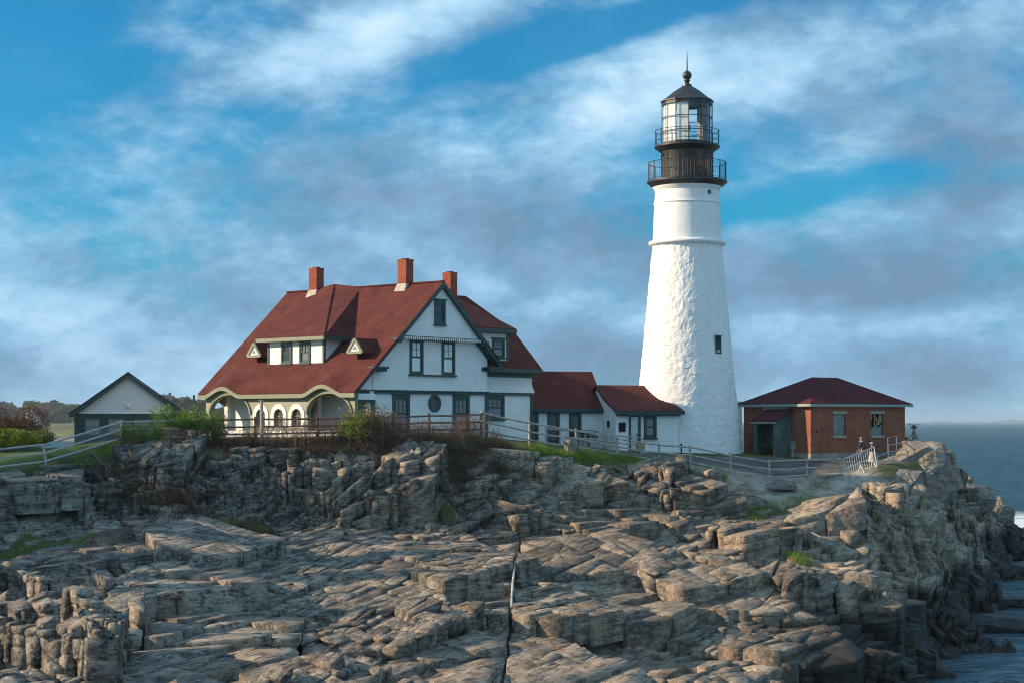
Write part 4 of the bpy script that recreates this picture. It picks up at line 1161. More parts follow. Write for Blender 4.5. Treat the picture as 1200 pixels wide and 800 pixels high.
# the arches stand open down to the low wall
m = MB(); m.prism(outer, holes, FY, PW, PW + .26); m.build('porch_wall', M['sage'], house)
m = MB(); m.prism(rect(.3, 13.5, -.6, .72), [], FY, PW - .05, PW + .26); m.build('porch_base', M['white_siding'], house)
for (c, hw) in (A1, A2):
    m = MB(); o_ = arch(c, hw + .13, 1.70, 1.72, 1.29, 18); i_ = arch(c, hw + .002, 1.70, 1.72, 1.162, 18)
    pts = o_[2:] + i_[2:][::-1]
    m.prism(pts, [], FY, PW - .09, PW + .12); m.build('arch_trim', M['sage_trim'], house)
for c in (8.36, 6.76, 5.19):
    m = MB(); o_ = arch(c, .70, .9, 1.62, .70, 14); i_ = arch(c, .42, .99, 1.62, .40, 14)
    m.prism(o_, [i_], FY, PW - .045, PW + .04); ow = m.build('opening_surround', M['white'], house)
    m = MB(); m.box(PW + .1, PW + .14, c - .02, c + .02, 1.0, 2.0); m.box(PW + .1, PW + .14, c - .4, c + .4, 1.55, 1.59); m.build('glazing_bar', M['sage_trim'], ow)
    m = MB(); m.prism(arch(c, .40, 1.01, 1.62, .38, 10), [], FY, PW + .15, PW + .16); m.build('glass_pane', M['lit_niche_glass'], ow)
m = MB(); m.prism(rect(-6.9, -5.3, .0, 2.78), [rect(-6.6, -5.55, .1, 2.35)], FX, .34, .5); m.build('porch_end_wall', M['green'], house)
m = MB(); m.prism(rect(-6.94, -5.34, 2.52, 2.86), [], FX, .30, .337); m.build('porch_end_panel', M['white_siding'], house)
m = MB(); m.prism(rect(-6.9, -5.3, -.6, 3.0), [arch(-6.1, .62, .74, 1.7, .75)], FX, 13.3, 13.48); m.build('porch_far_wall', M['sage'], house)
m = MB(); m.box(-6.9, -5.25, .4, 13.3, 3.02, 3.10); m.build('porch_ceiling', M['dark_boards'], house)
m = MB(); m.box(-6.9, -5.25, .4, 13.3, .30, .40); m.build('porch_floor', M['grey_wood'], house)
m = MB(); m.prism(rect(.8, 13.3, .3, 3.02), [rect(10.1, 11.1, .4, 2.5), rect(1.0, 2.0, .4, 2.5)], FY, -5.28, -5.15); pw_ = m.build('porch_inner_wall', M['white_siding'], house)
for c in (10.6, 1.5):
    m = MB(); m.prism(rect(c - .49, c + .49, .41, 2.49), [], FY, -5.2, -5.17); m.build('porch_door', M['green'], house)
for c in (13.2, 5.0, .62):
    m = MB(); m.box(-5.62, -5.30, c - .16, c + .16, .4, 3.02); m.build('porch_pillar', M['white'], house)

# --- large hipped dormer on the porch roof
DX = -5.34
m = MB(); m.prism(rect(4.62, 9.55, 4.62, 6.22), [rect(7.55, 8.22, 4.85, 5.9), rect(5.92, 6.6, 4.85, 5.9)], FY, DX, DX + .14)
dm = m.build('porch_dormer', M['white_siding'], house)
for y0, y1 in ((4.62, 4.72), (9.45, 9.55)):
    m = MB(); m.prism([(DX + .14, 4.75), (DX + .14, 6.22), (-3.62, 6.22)], [], FX, y0, y1); m.build('cheek', M['white_siding'], dm)
for y0, y1 in ((4.56, 4.70), (9.47, 9.61)):
    m = MB(); m.box(DX - .05, DX + .09, y0, y1, 4.55, 6.2); m.build('corner_board', M['green'], dm)
ez = 6.27; ex = -5.82; ya, yb = 4.12, 10.1
Pk = (0.0, 9.5, 9.86); Q_ = (0.0, 7.1, 9.56); Q2 = (0.0, 11.8, 9.56)
ER = (ex, ya, ez); EL = (ex, yb, ez); ERb = (-3.55, ya, ez); ELb = (-3.55, yb, ez)
m = MB(); m.slab([ER, Pk, EL], (0, 0, -.12)); m.slab([ER, ERb, Q_, Pk], (0, 0, -.1)); m.slab([EL, Pk, Q2, ELb], (0, 0, -.1))
m.slab([Q_, (2.2, 9.5, 8.0), Pk], (0, 0, -.1)); m.slab([Pk, (2.2, 9.5, 8.0), Q2], (0, 0, -.1))
m.build('roof', M['roof'], dm)
m = MB(); m.box(ex - .04, ex + .05, ya - .03, yb + .03, ez - .24, ez - .03); m.build('fascia', M['sage_trim'], dm)
m = MB(); m.box(ex + .051, -3.7, ya - .04, ya + .04, ez - .24, ez - .03); m.box(ex + .06, DX - .06, ya + .05, yb, ez - .22, ez - .15); m.build('side_fascia', M['green'], dm)
wframe(dm, 7.42, 8.36, 4.74, 6.02, DX, .14, .0, cols=1, rows=1, fn=FY, glass='glass')
wframe(dm, 5.78, 6.72, 4.74, 6.02, DX, .14, .0, cols=2, rows=2, fn=FY, glass='glass_light')
# --- the two small triangular eyelet dormers
for yc in (10.55, 1.70):
    m = MB(); m.prism([(yc - .52, 5.28), (yc + .52, 5.28), (yc, 5.92)], [[(yc - .18, 5.40), (yc + .18, 5.40), (yc, 5.64)]], FY, -5.62, -5.55)
    tdm = m.build('eyelet_dormer', M['white'], house)
    m = MB(); m.prism([(yc - .17, 5.41), (yc + .17, 5.41), (yc, 5.63)], [], FY, -5.59, -5.585); m.build('louvre', M['sage_trim'], tdm)
    m = MB(); m.bar((-5.63, yc - .62, 5.22), (-5.63, yc, 6.0), .10, .17); m.bar((-5.632, yc + .62, 5.22), (-5.632, yc, 6.0), .10, .17); m.bar((-5.634, yc - .6, 5.23), (-5.634, yc + .6, 5.23), .10, .15)
    m.build('trim', M['sage_trim'], tdm)
    m = MB(); xb_ = -(APZ - 5.96) / RP
    for s_ in (-1, 1):
        m.slab([(-5.68, yc, 6.06), (-5.68, yc + s_ * .68, 5.2), (-(APZ - 5.2) / RP + .1, yc + s_ * .68, 5.22), (xb_ + .2, yc, 6.06)], (0, 0, -.06))
    m.build('roof', M['roof'], tdm)

# --- chimneys
def chimney(root, x, y, zb, zt_, w=.62, d=.72, flash=True, name='chimney'):
    m = MB(); m.box(x - w / 2, x + w / 2, y - d / 2, y + d / 2, zb - 1.2, zt_ - .12)
    c_ = m.build(name, M['chimney_brick'], root)
    m = MB(); m.box(x - w / 2 - .015, x + w / 2 + .015, y - d / 2 - .015, y + d / 2 + .015, zt_ - .118, zt_); m.build('cap', M['chimney_brick'], c_)
    m = MB(); m.box(x - w / 4, x + w / 4, y - d / 4, y + d / 4, zt_ + .001, zt_ + .06); m.build('flue', M['dark'], c_)
    if flash:
        m = MB(); m.add([(x - w / 2 - .22, y - d / 2 - .10, zb - .42), (x + w / 2 + .22, y - d / 2 - .10, zb - .42), (x + w / 2 + .22, y + d / 2 + .1, zb - .42), (x - w / 2 - .22, y + d / 2 + .1, zb - .42),
            (x - w / 2 - .015, y - d / 2 - .015, zb + .05), (x + w / 2 + .015, y - d / 2 - .015, zb + .05), (x + w / 2 + .015, y + d / 2 + .015, zb + .05), (x - w / 2 - .015, y + d / 2 + .015, zb + .05)],
            [(0, 1, 5, 4), (1, 2, 6, 5), (2, 3, 7, 6), (3, 0, 4, 7), (4, 5, 6, 7)]); m.build('flashing', M['stone_trim'], c_)
    return c_
chimney(house, 0, 3.2, 9.5, 11.02)
chimney(house, 0, 11.15, 9.5, 10.95)
chimney(house, 6.0, 5.2, 9.0, 10.72, .62, .7)

# ------------------------------------------------------------------ passage buildings between house and tower
def passage(name, label, x0, y0, th, length, z_e, z_r, back, zg, flare=.12, hip=.0, ext=.3):
    """z values relative to the camera; local frame: x along the facade, y back, z up from the ground"""
    root = empty(name, (x0, y0, CAMZ + zg), R(th)); tag(root, label, 'building')
    e, r = z_e - zg, z_r - zg
    # side profile of the roof, slightly flared at the eaves
    prof = [(-ext, e), (-ext + .35, e + .30 - flare), (back * .5, e + (r - e) * .52 - flare), (back, r)]
    full = prof + [(2 * back - a, b) for a, b in prof[:-1][::-1]]
    m = MB(); n = len(full); vs, fs = [], []
    for (a, b) in full:
        f_ = (b - e) / (r - e)
        xl = -ext * .6 ; xr = length + ext - hip * f_
        vs += [(xl, a, b), (xr, a, b), (xl, a, b - .13), (xr, a, b - .13)]
    for i in range(n - 1):
        p, q = 4 * i, 4 * i + 4
        fs += [(p, p + 1, q + 1, q), (p + 2, q + 2, q + 3, p + 3), (p, q, q + 2, p + 2), (p + 1, p + 3, q + 3, q + 1)]
    fs += [(0, 2, 3, 1), (4 * n - 4, 4 * n - 3, 4 * n - 1, 4 * n - 2)]
    m.add(vs, fs); m.build('roof', M['roof'], root)
    return root, e, r, full
def passage_walls(root, x0, x1, e, full, holes, back):
    m = MB(); m.prism(rect(x0, x1, -.8, e - .02), holes, FX, 0, .15); m.build('front_wall', M['white_siding'], root)
    gp = [(.15, -.8), (2 * back - .15, -.8), (2 * back - .15, e - .02)] + [(a, b - .145) for a, b in full[::-1] if .15 < a < 2 * back - .15] + [(.15, e - .02)]
    for a, b in ((x0, x0 + .14), (x1 - .14, x1)):
        m = MB(); m.prism(gp, [], FY, a, b); m.build('end_wall', M['white'], root)
    m = MB(); m.box(x0, x1, 2 * back - .14, 2 * back - .002, -.8, e - .02); m.build('back_wall', M['white_siding'], root)
# first passage: origin at the right end of its facade
z_g = -1.75
root, e, r, full = passage('passage_building', "white passage building with red roof and tall dark window bays beside the keeper's house", 5.6 - 5.6 * math.cos(R(20)), 111.1 - 5.6 * math.sin(R(20)), 20, 5.6, .80, 3.12, 2.3, z_g, .06, .0, .26)
passage_walls(root, 0, 5.6, e, full, [rect(a, b, .2, 2.2) for a, b in ((.72, 1.28), (2.05, 2.66), (3.46, 4.10))], 2.3)
m = MB(); m.box(-.1, 5.88, -.31, -.22, e - .24, e - .02); m.box(0, 5.62, -.2, -.003, e - .30, e - .18); m.build('eave_fascia', M['green'], root)
m = MB(); m.box(5.61, 5.66, -.02, .10, -.6, e - .3); m.build('corner_board', M['green'], root)
for (a, b) in ((.55, 1.35), (1.95, 2.74), (3.38, 4.18)):
    wframe(root, a, b, .3, e - .30, 0, .11, .0, cols=1, rows=1, glass='glass')
# louvred vent at its gable
m = MB(); m.lathe([(.0, 0), (.26, 0), (.26, .12), (.0, .12)], 20); o_ = m.build('gable_vent', M['green'], root); o_.rotation_euler = (0, R(90), 0); o_.location = (5.60, 1.35, e + .78)
# second passage, next to the tower
z_g2 = -1.92
root2, e2, r2, full2 = passage('entrance_building', 'small white entrance building with red roof and pale door at the lighthouse foot', 6.33, 109.0, 20, 4.15, .62, 2.25, 2.9, z_g2, .10, .80, .30)
passage_walls(root2, 0, 4.15, e2, full2, [rect(.96, 1.50, .12, 2.12), rect(2.0, 2.52, 1.0, 2.15)], 2.9)
m = MB(); m.box(-.16, 4.45, -.36, -.27, e2 - .22, e2 - .02); m.box(0, 4.2, -.26, -.003, e2 - .30, e2 - .17); m.build('eave_fascia', M['green'], root2)
m = MB(); m.prism(rect(.84, 1.62, .02, 2.30), [rect(.97, 1.49, .12, 2.18)], FX, -.06, .06); dc = m.build('door', M['green'], root2)
m = MB(); m.box(.975, 1.485, .03, .07, .12, 2.17); m.build('door_leaf', M['door_blue'], dc)
m = MB(); m.box(1.36, 1.42, -.04, .028, 1.05, 1.13); m.build('handle', M['dark'], dc)
wframe(root2, 1.84, 2.68, .90, 2.26, 0, .12, .0, cols=1, rows=1, glass='glass_light')
m = MB(); m.box(.18, .62, -.05, -.003, 1.28, 1.85); m.build('wall_vent', M['dark'], root2)
m = MB(); m.box(-.05, -.003, 1.0, 1.30, 1.55, 1.95); m.build('wall_vent', M['dark'], root2)
m = MB(); m.tube([(1.8, -.06, 2.45), (1.8, -.22, 2.40)], .05, 8); m.build('door_lamp', M['white'], root2)
# ------------------------------------------------------------------ brick fog signal house
BA, BBW = 6.1, 8.42
brk = empty('brick_house', (18.5, 111.0, CAMZ - 2.45), R(35))
tag(brk, 'low red brick house with hipped red roof and teal entrance porch', 'building')
z0b = .45; ze = 3.50                    # foundation top, wall top (local)
m = MB(); m.box(-.04, BBW + .04, -.04, BA + .04, -1.0, z0b); m.build('foundation', M['concrete'], brk)
m = MB()
m.prism(rect(0, BBW, z0b + .002, ze), [rect(1.98, 3.02, 1.55, 2.92), rect(5.33, 6.40, 1.55, 2.92)], FX, 0, .3)
m.prism(rect(.301, BA, z0b + .002, ze), [], FY, 0, .3); m.prism(rect(.301, BA, z0b + .002, ze), [], FY, BBW - .3, BBW); m.box(.301, BBW - .301, BA - .3, BA, z0b + .002, ze)
m.build('brick_wall', M['brick'], brk)
ov = .34; zr = 5.28; h_ = BA / 2
A_, B_, C_, D_ = (-ov, -ov, ze + .06), (BBW + ov, -ov, ze + .06), (BBW + ov, BA + ov, ze + .06), (-ov, BA + ov, ze + .06)
R1, R2 = (h_ + .05, h_, zr), (BBW - h_ - .0, h_, zr)
m = MB(); m.slab([A_, B_, R2, R1], (0, 0, -.08)); m.slab([B_, C_, R2], (0, 0, -.08)); m.slab([C_, D_, R1, R2], (0, 0, -.08)); m.slab([D_, A_, R1], (0, 0, -.08))
m.build('roof', M['roof_dark'], brk)
m = MB()
m.box(-ov - .02, BBW + ov + .02, -ov - .05, -ov + .04, ze - .14, ze + .02); m.box(-ov - .05, -ov + .04, -ov + .041, BA + ov, ze - .14, ze + .02)
m.box(-ov + .041, BBW + ov, -ov + .041, -.003, ze - .10, ze - .04); m.box(-ov + .041, -.003, -.002, BA + ov, ze - .10, ze - .04)
m.build('eave_trim', M['gutter'], brk)
for (a, b, broken) in ((1.98, 3.02, False), (5.33, 6.40, True)):
    w0 = MB(); w0.box(a - .12, b + .12, -.05, .10, 2.922, 3.08); w_ = w0.build('window', M['stone_trim'], brk)
    m = MB(); m.box(a - .06, b + .06, -.07, .12, 1.40, 1.548); m.build('sill', M['stone_trim'], w_)
    m = MB()
    if not broken: m.box(a + .02, b - .02, .10, .14, 1.56, 2.91)
    else:
        m.prism([(a + .02, 1.56), (b - .02, 1.56), (b - .02, 2.25), (b - .30, 2.05), (a + .45, 2.22), (a + .2, 2.0), (a + .02, 2.1)], [], FX, .10, .14)
        m.prism([(a + .02, 2.45), (a + .16, 2.55), (a + .2, 2.91), (a + .02, 2.91)], [], FX, .10, .14)
        m.prism([(b - .32, 2.45), (b - .02, 2.30), (b - .02, 2.91), (b - .28, 2.91)], [], FX, .09, .135)
    m.build('board_panel', M['board_grey'], w_)
    m = MB(); m.box(a + .0, b - .0, .22, .25, 1.55, 2.915); m.build('dark_opening', M['dark'], w_)
    if broken:
        m = MB(); m.bar((a + .3, .05, 2.86), (b - .28, .06, 2.22), .10, .04, (0, 1, 0)); m.bar((a + .45, .03, 2.18), (b - .15, .04, 2.60), .09, .04, (0, 1, 0)); m.bar((a + .35, .07, 2.1), (a + .42, .08, 2.8), .08, .03, (0, 1, 0)); m.build('broken_plank', M['tan_wood'], w_)
# two small dark scars beside the first window
m = MB(); m.box(.48, .60, -.006, .05, 1.70, 1.86); m.box(.95, 1.01, -.007, .05, 1.55, 1.95); m.build('wall_bracket', M['dark'], brk)
# stone lintel strip over the entrance
m = MB(); m.box(-.06, .1, 2.02, 4.25, ze - .34, ze - .145); m.build('lintel', M['stone_trim'], brk)
# entrance porch on the left wall: open front facing outwards, lean-to roof
px0 = -1.32; y0p, y1p = 1.72, 3.72
m = MB()
m.prism([(px0, .05), (-.003, .05), (-.003, 3.0), (px0, 2.46)], [], FX, y0p, y0p + .1)
m.prism([(px0, .05), (-.003, .05), (-.003, 3.0), (px0, 2.46)], [], FX, y1p - .1, y1p)
m.prism(rect(y0p + .102, y1p - .102, .05, 2.46), [rect(y0p + .24, y1p - .24, .22, 2.26)], FY, px0, px0 + .09)
m.build('entrance_porch', M['teal_box'], brk)
pch = [o for o in brk.children if o.name.startswith('entrance_porch')][0]
m = MB(); m.slab([(px0 - .22, y0p - .16, 2.42), (px0 - .22, y1p + .16, 2.42), (-.003, y1p + .16, 3.16), (-.003, y0p - .16, 3.16)], (0, 0, .07)); m.build('roof', M['roof_dark'], pch)
m = MB(); m.box(px0 - .2, px0 - .12, y0p - .14, y1p + .14, 2.31, 2.41); m.build('fascia', M['gutter'], pch)
m = MB(); m.box(px0 - .12, -.06, y0p - .1, y1p + .1, -.6, .049); m.build('step', M['teal_box'], pch)
m = MB(); m.box(-.10, -.02, y0p + .55, y1p - .45, .2, 2.25); pd = m.build('door', M['brown_door'], pch)
m = MB(); m.box(-.13, -.101, y0p + .65, y0p + 1.0, 1.1, 2.05); m.build('pane', M['glass'], pd)
m = MB(); m.box(-.05, -.004, y0p + .12, y1p - .12, .06, 2.9); m.build('inner_board', M['teal_box'], pch)
m = MB(); m.box(px0 + .1, -.14, y1p - .5, y1p - .12, .06, .75); m.build('bench', M['brown_door'], pch)
# meter post beside the porch
mp = empty('meter_post', (0, 0, 0)); lx, ly = -.55, 1.02
cw_, sw_ = math.cos(R(35)), math.sin(R(35))
mp.location = (18.5 + lx * cw_ - ly * sw_, 111 + lx * sw_ + ly * cw_, CAMZ - 2.62); mp.rotation_euler = (0, 0, R(35))
tag(mp, 'grey meter box on a post beside the teal porch of the brick house', 'meter box')
m = MB(); m.tube([(0, 0, -.3), (0, 0, 1.0)], .05, 8); m.build('post', M['silver'], mp)
m = MB(); m.box(-.13, .13, -.12, .1, .82, 1.35); m.build('meter_box', M['dull_metal'], mp)
# wooden shed seen behind the tower edge
ws = empty('weathered_outbuilding', (19.4, 142, CAMZ - 3.3), R(6)); tag(ws, 'grey weathered wooden outbuilding glimpsed between the lighthouse and the brick house', 'outbuilding')
m = MB(); m.box(-3.5, -1.2, 0, 3, -1, 4.72); m.build('wall', M['grey_wood'], ws)
m = MB(); m.slab([(-3.7, -.2, 4.74), (-1.1, -.2, 4.74), (-1.1, 3.2, 4.8), (-3.7, 3.2, 4.8)], (0, 0, .12)); m.build('roof', M['dull_metal'], ws)
m = MB(); m.box(-2.0, -1.35, -.03, .02, 1.5, 2.4); m.build('window', M['glass_light'], ws)

# ------------------------------------------------------------------ left shed with the wide gable
sh = empty('garage', (-27.5, 112, CAMZ - 1.9), R(10))
tag(sh, 'grey gabled outbuilding with dark green lower wall and four windows, left of the big house', 'shed')
zb = lambda z: z + 1.9
m = MB(); m.prism([(.18, zb(.56)), (6.70, zb(.56)), (3.44, zb(2.86))], [], FX, 0, .15); m.build('gable_wall', M['shed_siding'], sh)
m = MB(); m.box(.14, 6.74, -.06, .14, zb(.48), zb(.555)); m.build('belt_board', M['white'], sh)
m = MB(); m.prism(rect(.14, 6.74, -.6, zb(.475)), [rect(.78, 1.72, zb(-.85), zb(.17)), rect(2.20, 3.14, zb(-.85), zb(.17)), rect(3.80, 4.76, zb(-.70), zb(.10)), rect(5.15, 5.66, zb(-.70), zb(.14))], FX, 0, .15)
m.build('lower_wall', M['green'], sh)
for (a, b, c0, c1_) in ((.70, 1.80, -.93, .25), (2.12, 3.22, -.93, .25), (3.72, 4.84, -.78, .18), (5.07, 5.74, -.78, .22)):
    wframe(sh, a, b, zb(c0), zb(c1_), 0, .09, .0, sash=.03, cols=3, rows=2, two=False, glass='glass_pale')
m = MB()
for s_ in (-1, 1):
    xe = 3.44 + s_ * 3.62
    m.slab([(3.44, -.30, zb(3.10)), (xe, -.30, zb(.50)), (xe, 8.0, zb(.50)), (3.44, 8.0, zb(3.10))], (0, 0, -.1))
m.build('roof', M['roof_grey'], sh)
m = MB()
for s_ in (-1, 1):
    xe = 3.44 + s_ * 3.62
    m.prism([(3.44, zb(2.995)), (xe, zb(.395)), (xe, zb(.26)), (xe - s_ * .25, zb(.26)), (3.44, zb(2.78))], [], FX, -.31, -.16)
m.build('rake_board', M['green'], sh)
m = MB(); m.box(.14, .26, .15, 7.9, -.6, zb(.45)); m.box(6.62, 6.74, .15, 7.9, -.6, zb(.45)); m.box(.27, 6.61, 7.7, 7.85, -.6, zb(.45)); m.build('side_wall', M['white'], sh)
m = MB(); m.lathe([(0, 0), (.16, 0), (.15, .10), (.05, .16), (0, .16)], 16); o_ = m.build('gable_lamp', M['white'], sh, smooth=True); o_.rotation_euler = (R(90), 0, 0); o_.location = (3.44, -.005, zb(.94))

# ------------------------------------------------------------------ post and rail fences
def fence(name, label, pts, mats, rails=3, hgt=1.25, pw=.13, mesh=False, lean=None, sink=.5, tall=None, fr=(.30, .62, .95)):
    root = empty(name, (pts[0][0], pts[0][1], ground_h(pts[0][0], pts[0][1]))); tag(root, label, 'fence')
    o = Vector(root.location); tops = []
    for i, p in enumerate(pts):
        z = p[2]; b = Vector((p[0], p[1], z)) - o; hh = hgt * (p[3] if len(p) > 3 else 1)
        ln = Vector((random.uniform(-.03, .03), random.uniform(-.02, .02), 0)) + (Vector(lean[i]) if lean and i in lean else Vector((0, 0, 0)))
        m = MB(); tp = b + Vector((0, 0, hh)) + ln * hh
        m.tube([b - Vector((0, 0, sink)), b + (tp - b) * .5, tp], [pw * .55, pw * .52, pw * .47], 7)
        m.build('post', mats[0], root); tops.append((b, tp))
    for i in range(len(pts) - 1):
        (b0, t0), (b1, t1) = tops[i], tops[i + 1]
        for k, f_ in enumerate(fr):
            p = b0 + (t0 - b0) * f_ + Vector((0, -.07, random.uniform(-.02, .02))); q = b1 + (t1 - b1) * f_ + Vector((0, -.07, random.uniform(-.02, .02)))
            d = (q - p).normalized() * .12; mid = (p + q) / 2 + Vector((0, random.uniform(-.02, .02), random.uniform(-.05, .01)))
            m = MB(); m.tube([p - d, p + (mid - p) * .5, mid, q + (mid - q) * .5, q + d], [.045, .055, .05, .055, .045], 6); m.build('rail', mats[1], root)
        if mesh:
            m = MB(); n = int((b1 - b0).length / .16)
            lo0, lo1, hi0, hi1 = b0 + Vector((0, .03, .1)), b1 + Vector((0, .03, .1)), b0 + (t0 - b0) * .95 + Vector((0, .03, 0)), b1 + (t1 - b1) * .95 + Vector((0, .03, 0))
            for j in range(-6, n + 1):
                for s_ in (1, -1):
                    a0 = j if s_ == 1 else j + 6; a1 = j + 6 if s_ == 1 else j
                    if min(a0, a1) < 0 or max(a0, a1) > n: continue
                    u0, u1 = a0 / n, a1 / n
                    m.bar(lo0 + (lo1 - lo0) * u0, hi0 + (hi1 - hi0) * u1, .008, .008)
            m.build('wire_mesh', M['silver'], root)
    return root
def FP(px, py, Y, h=1.0):
    x, y, z = P(px, py, Y); return (x, y, z, h)
fence('mesh_fence', 'pale grey post and rail fence with wire mesh crossing the lawn at the far left', [FP(-60, 560, 84.5), FP(55, 549, 86.2), FP(142, 521, 89.2), FP(242, 518, 90.6)], (M['pale_wood'], M['pale_wood']), mesh=True, lean={1: (-.16, 0, 0)}, hgt=1.22)
fence('brushy_fence', 'brown three-rail fence half hidden by bare brush in front of the big house',
      [FP(250, 518, 90.6, .95), FP(299, 519, 91, 1.05), FP(372, 517, 91.4), FP(440, 515, 91.9), FP(503, 513, 92.9), FP(564, 513, 93.9, 1.06)], (M['brown_wood'], M['brown_wood']), hgt=1.30, fr=(.35, .62, .9))
sp = empty('tall_post', FP(306.5, 522, 90.7)[:3]); tag(sp, 'tall grey post standing above the brown fence in front of the porch', 'post')
m = MB(); m.tube([(0, 0, -.4), (0, 0, 2.28)], .085, 8); m.build('shaft', M['grey_wood'], sp)
m = MB(); m.tube([(0, 0, 2.281), (0, 0, 2.32)], .095, 8); m.build('cap', M['grey_wood'], sp)
fence('path_fence', 'grey-tan three-rail fence stepping down beside the path to the lighthouse',
      [FP(564.9, 513, 93.92, 1.06), FP(620, 523, 96.1), FP(675, 531, 98.1), FP(724, 540, 99.7), FP(773, 547, 101.1), FP(809, 549.5, 102), FP(856, 559, 103), FP(902, 566, 103.6), FP(946, 564, 104), FP(987, 563, 104.3)], (M['grey_wood'], M['grey_wood']), hgt=1.38, fr=(.28, .60, .92), lean={9: (-.10, 0, 0)})
def low_post(px, Y, h):
    x = (px - 600) / FPX * Y; z = ground_h(x, Y); return (x, Y, z, h)
fence('back_fence', 'thin grey fence on the far side of the path, before the white passage buildings', [low_post(p, y, 1) for p, y in ((640, 101.5), (656, 103), (686, 104.6), (712, 105.8), (746, 107))], (M['grey_wood'], M['grey_wood']), hgt=.95, pw=.09, fr=(.5, .93))
# air conditioning units behind the fence at the white passage
for i, (px, w_, h_2, mt, lb) in enumerate(((683, .75, .95, 'dull_metal', 'grey metal cabinet against the white passage wall, leftmost of the two'), (694.5, .55, 1.0, 'silver', 'pale metal cabinet against the white passage wall, next to the entrance building'))):
    Y = 109.6; x = (px - 600) / FPX * Y; zc_ = CAMZ - (493 - 493 + (508 - 493)) * Y / FPX
    o = empty('cabinet', (x, Y, ground_h(x, Y)), R(20)); tag(o, lb, 'cabinet'); top_ = CAMZ - 10 * Y / FPX - o.location.z
    m = MB(); m.box(-w_ / 2, w_ / 2, -.3, .3, 0, top_); m.build('body', M[mt], o, bevel=.02)
    m = MB()
    for k in range(5): m.box(-w_ / 2 + .06, w_ / 2 - .06, -.325, -.301, top_ - .15 - k * .09, top_ - .10 - k * .09)
    m.build('grille', M['dark'], o)
# small wooden box on a post by the fence and a short dark stake by the tower
x, y, z = P(751, 549, 106); o = empty('information_box', (x, y, ground_h(x, y)), R(12)); tag(o, 'small tan box on a post behind the fence, in front of the white entrance building', 'box')
ob_top = CAMZ - 24 * 106 / FPX - o.location.z
m = MB(); m.tube([(0, 0, -.2), (0, 0, ob_top - .5)], .06, 8); m.build('post', M['grey_wood'], o)
m = MB(); m.box(-.22, .22, -.12, .12, ob_top - .5, ob_top); m.build('box', M['tan_wood'], o, bevel=.01)
x, y = (798.5 - 600) / FPX * 108.5, 108.5; o = empty('standpipe', (x, y, ground_h(x, y))); tag(o, 'short black standpipe at the foot of the lighthouse', 'standpipe')
st_ = CAMZ - 26 * 108.5 / FPX - o.location.z
m = MB(); m.tube([(0, 0, -.2), (0, 0, st_)], .05, 8); m.build('pipe', M['iron'], o)
m = MB(); m.tube([(-.12, 0, st_ - .12), (.02, 0, st_ - .1)], .03, 6); m.build('tap', M['iron'], o)

# ------------------------------------------------------------------ crowd barrier, hand rail, lamp stand
def gz_(px, py, Y): return P(px, py, Y)
a, b = Vector(P(991, 563, 104.2)), Vector(P(1027.5, 549, 106.6))
o = empty('crowd_barrier', a); tag(o, 'pale metal barrier with slanted bars closing the end of the fence by the brick house', 'barrier')
ax = (b - a); dirv = ax.normalized(); hb = 1.15; tl = Vector((-.14, 0, 1)).normalized()
a0 = Vector((0, 0, .12)); b0 = ax + Vector((0, 0, .12))
m = MB(); m.tube([a0, a0 + tl * hb, b0 + tl * hb * 1.05, b0, a0], .03, 6, False); m.tube([a0 + tl * hb * .5, b0 + tl * hb * .55], .024, 6); m.build('frame', M['white_metal'], o)
m = MB()
for i in range(1, 14):
    f_ = i / 14; p = a0 + ax * f_; m.tube([p + tl * .03, p + tl * hb * (1 + .04 * f_) + dirv * -.05], .013, 5)
m.build('bars', M['white_metal'], o)
for f_ in (.12, .5, .9):
    m = MB(); p = a0 + ax * f_ + tl * hb * .45; m.tube([p, p + Vector((.22, -.35, -.62))], .028, 6); m.build('strut', M['white_metal'], o)
    m = MB(); m.tube([p, p + Vector((-.05, .3, -.62))], .028, 6); m.build('strut', M['white_metal'], o)
pts = [Vector(P(px, py, Y)) for px, py, Y in ((1028, 535, 106.8), (1041, 529, 108.4), (1062, 526, 110.6), (1068, 519, 111.8))]
o = empty('hand_rail', pts[0] - Vector((0, 0, .9))); tag(o, 'silver two-bar hand rail rising along the ramp right of the brick house', 'hand rail')
base = Vector(o.location); lp = [p - base for p in pts]
m = MB(); m.tube(lp, .028, 6); m.tube([p - Vector((0, 0, -.42)) for p in lp[1:]], .028, 6); m.build('bars', M['silver'], o)
for f_ in (0, 1, 2, 3):
    m = MB(); m.tube([lp[f_] - Vector((0, 0, .8)), lp[f_] + Vector((0, 0, .45 if f_ else .1))], .028, 6); m.build('upright', M['silver'], o)
ra, rb = Vector(P(1040.5, 512, 108.6)), Vector(P(1050.5, 510.5, 109.4))
m = MB(); m.tube([ra - base - Vector((0, 0, .9)), ra - base, rb - base, rb - base - Vector((0, 0, .9))], .024, 6); m.build('gate_hoop', M['silver'], o)
x, y, z = P(1071, 527, 113.2)
o = empty('fog_signal_stand', (x, y, z)); tag(o, 'dark tripod stand with a white topped signal lamp on the rock beside the brick house', 'signal lamp')
K2 = 113.2 / FPX; Z = lambda py: (527 - py) * K2
m = MB(); m.box(-.35, .35, -.3, .3, -.6, Z(524)); m.build('base_block', M['dull_metal'], o, bevel=.02)
m = MB(); m.tube([(0, 0, Z(524)), (0, 0, Z(501))], .07, 8); m.build('mast', M['dull_metal'], o)
for (dx_, dy_) in ((.42, .1), (-.3, .25), (.1, -.35)):
    m = MB(); m.tube([(dx_, dy_, Z(526)), (dx_ * .1, dy_ * .1, Z(503))], .035, 6); m.build('leg', M['dull_metal'], o)
m = MB()
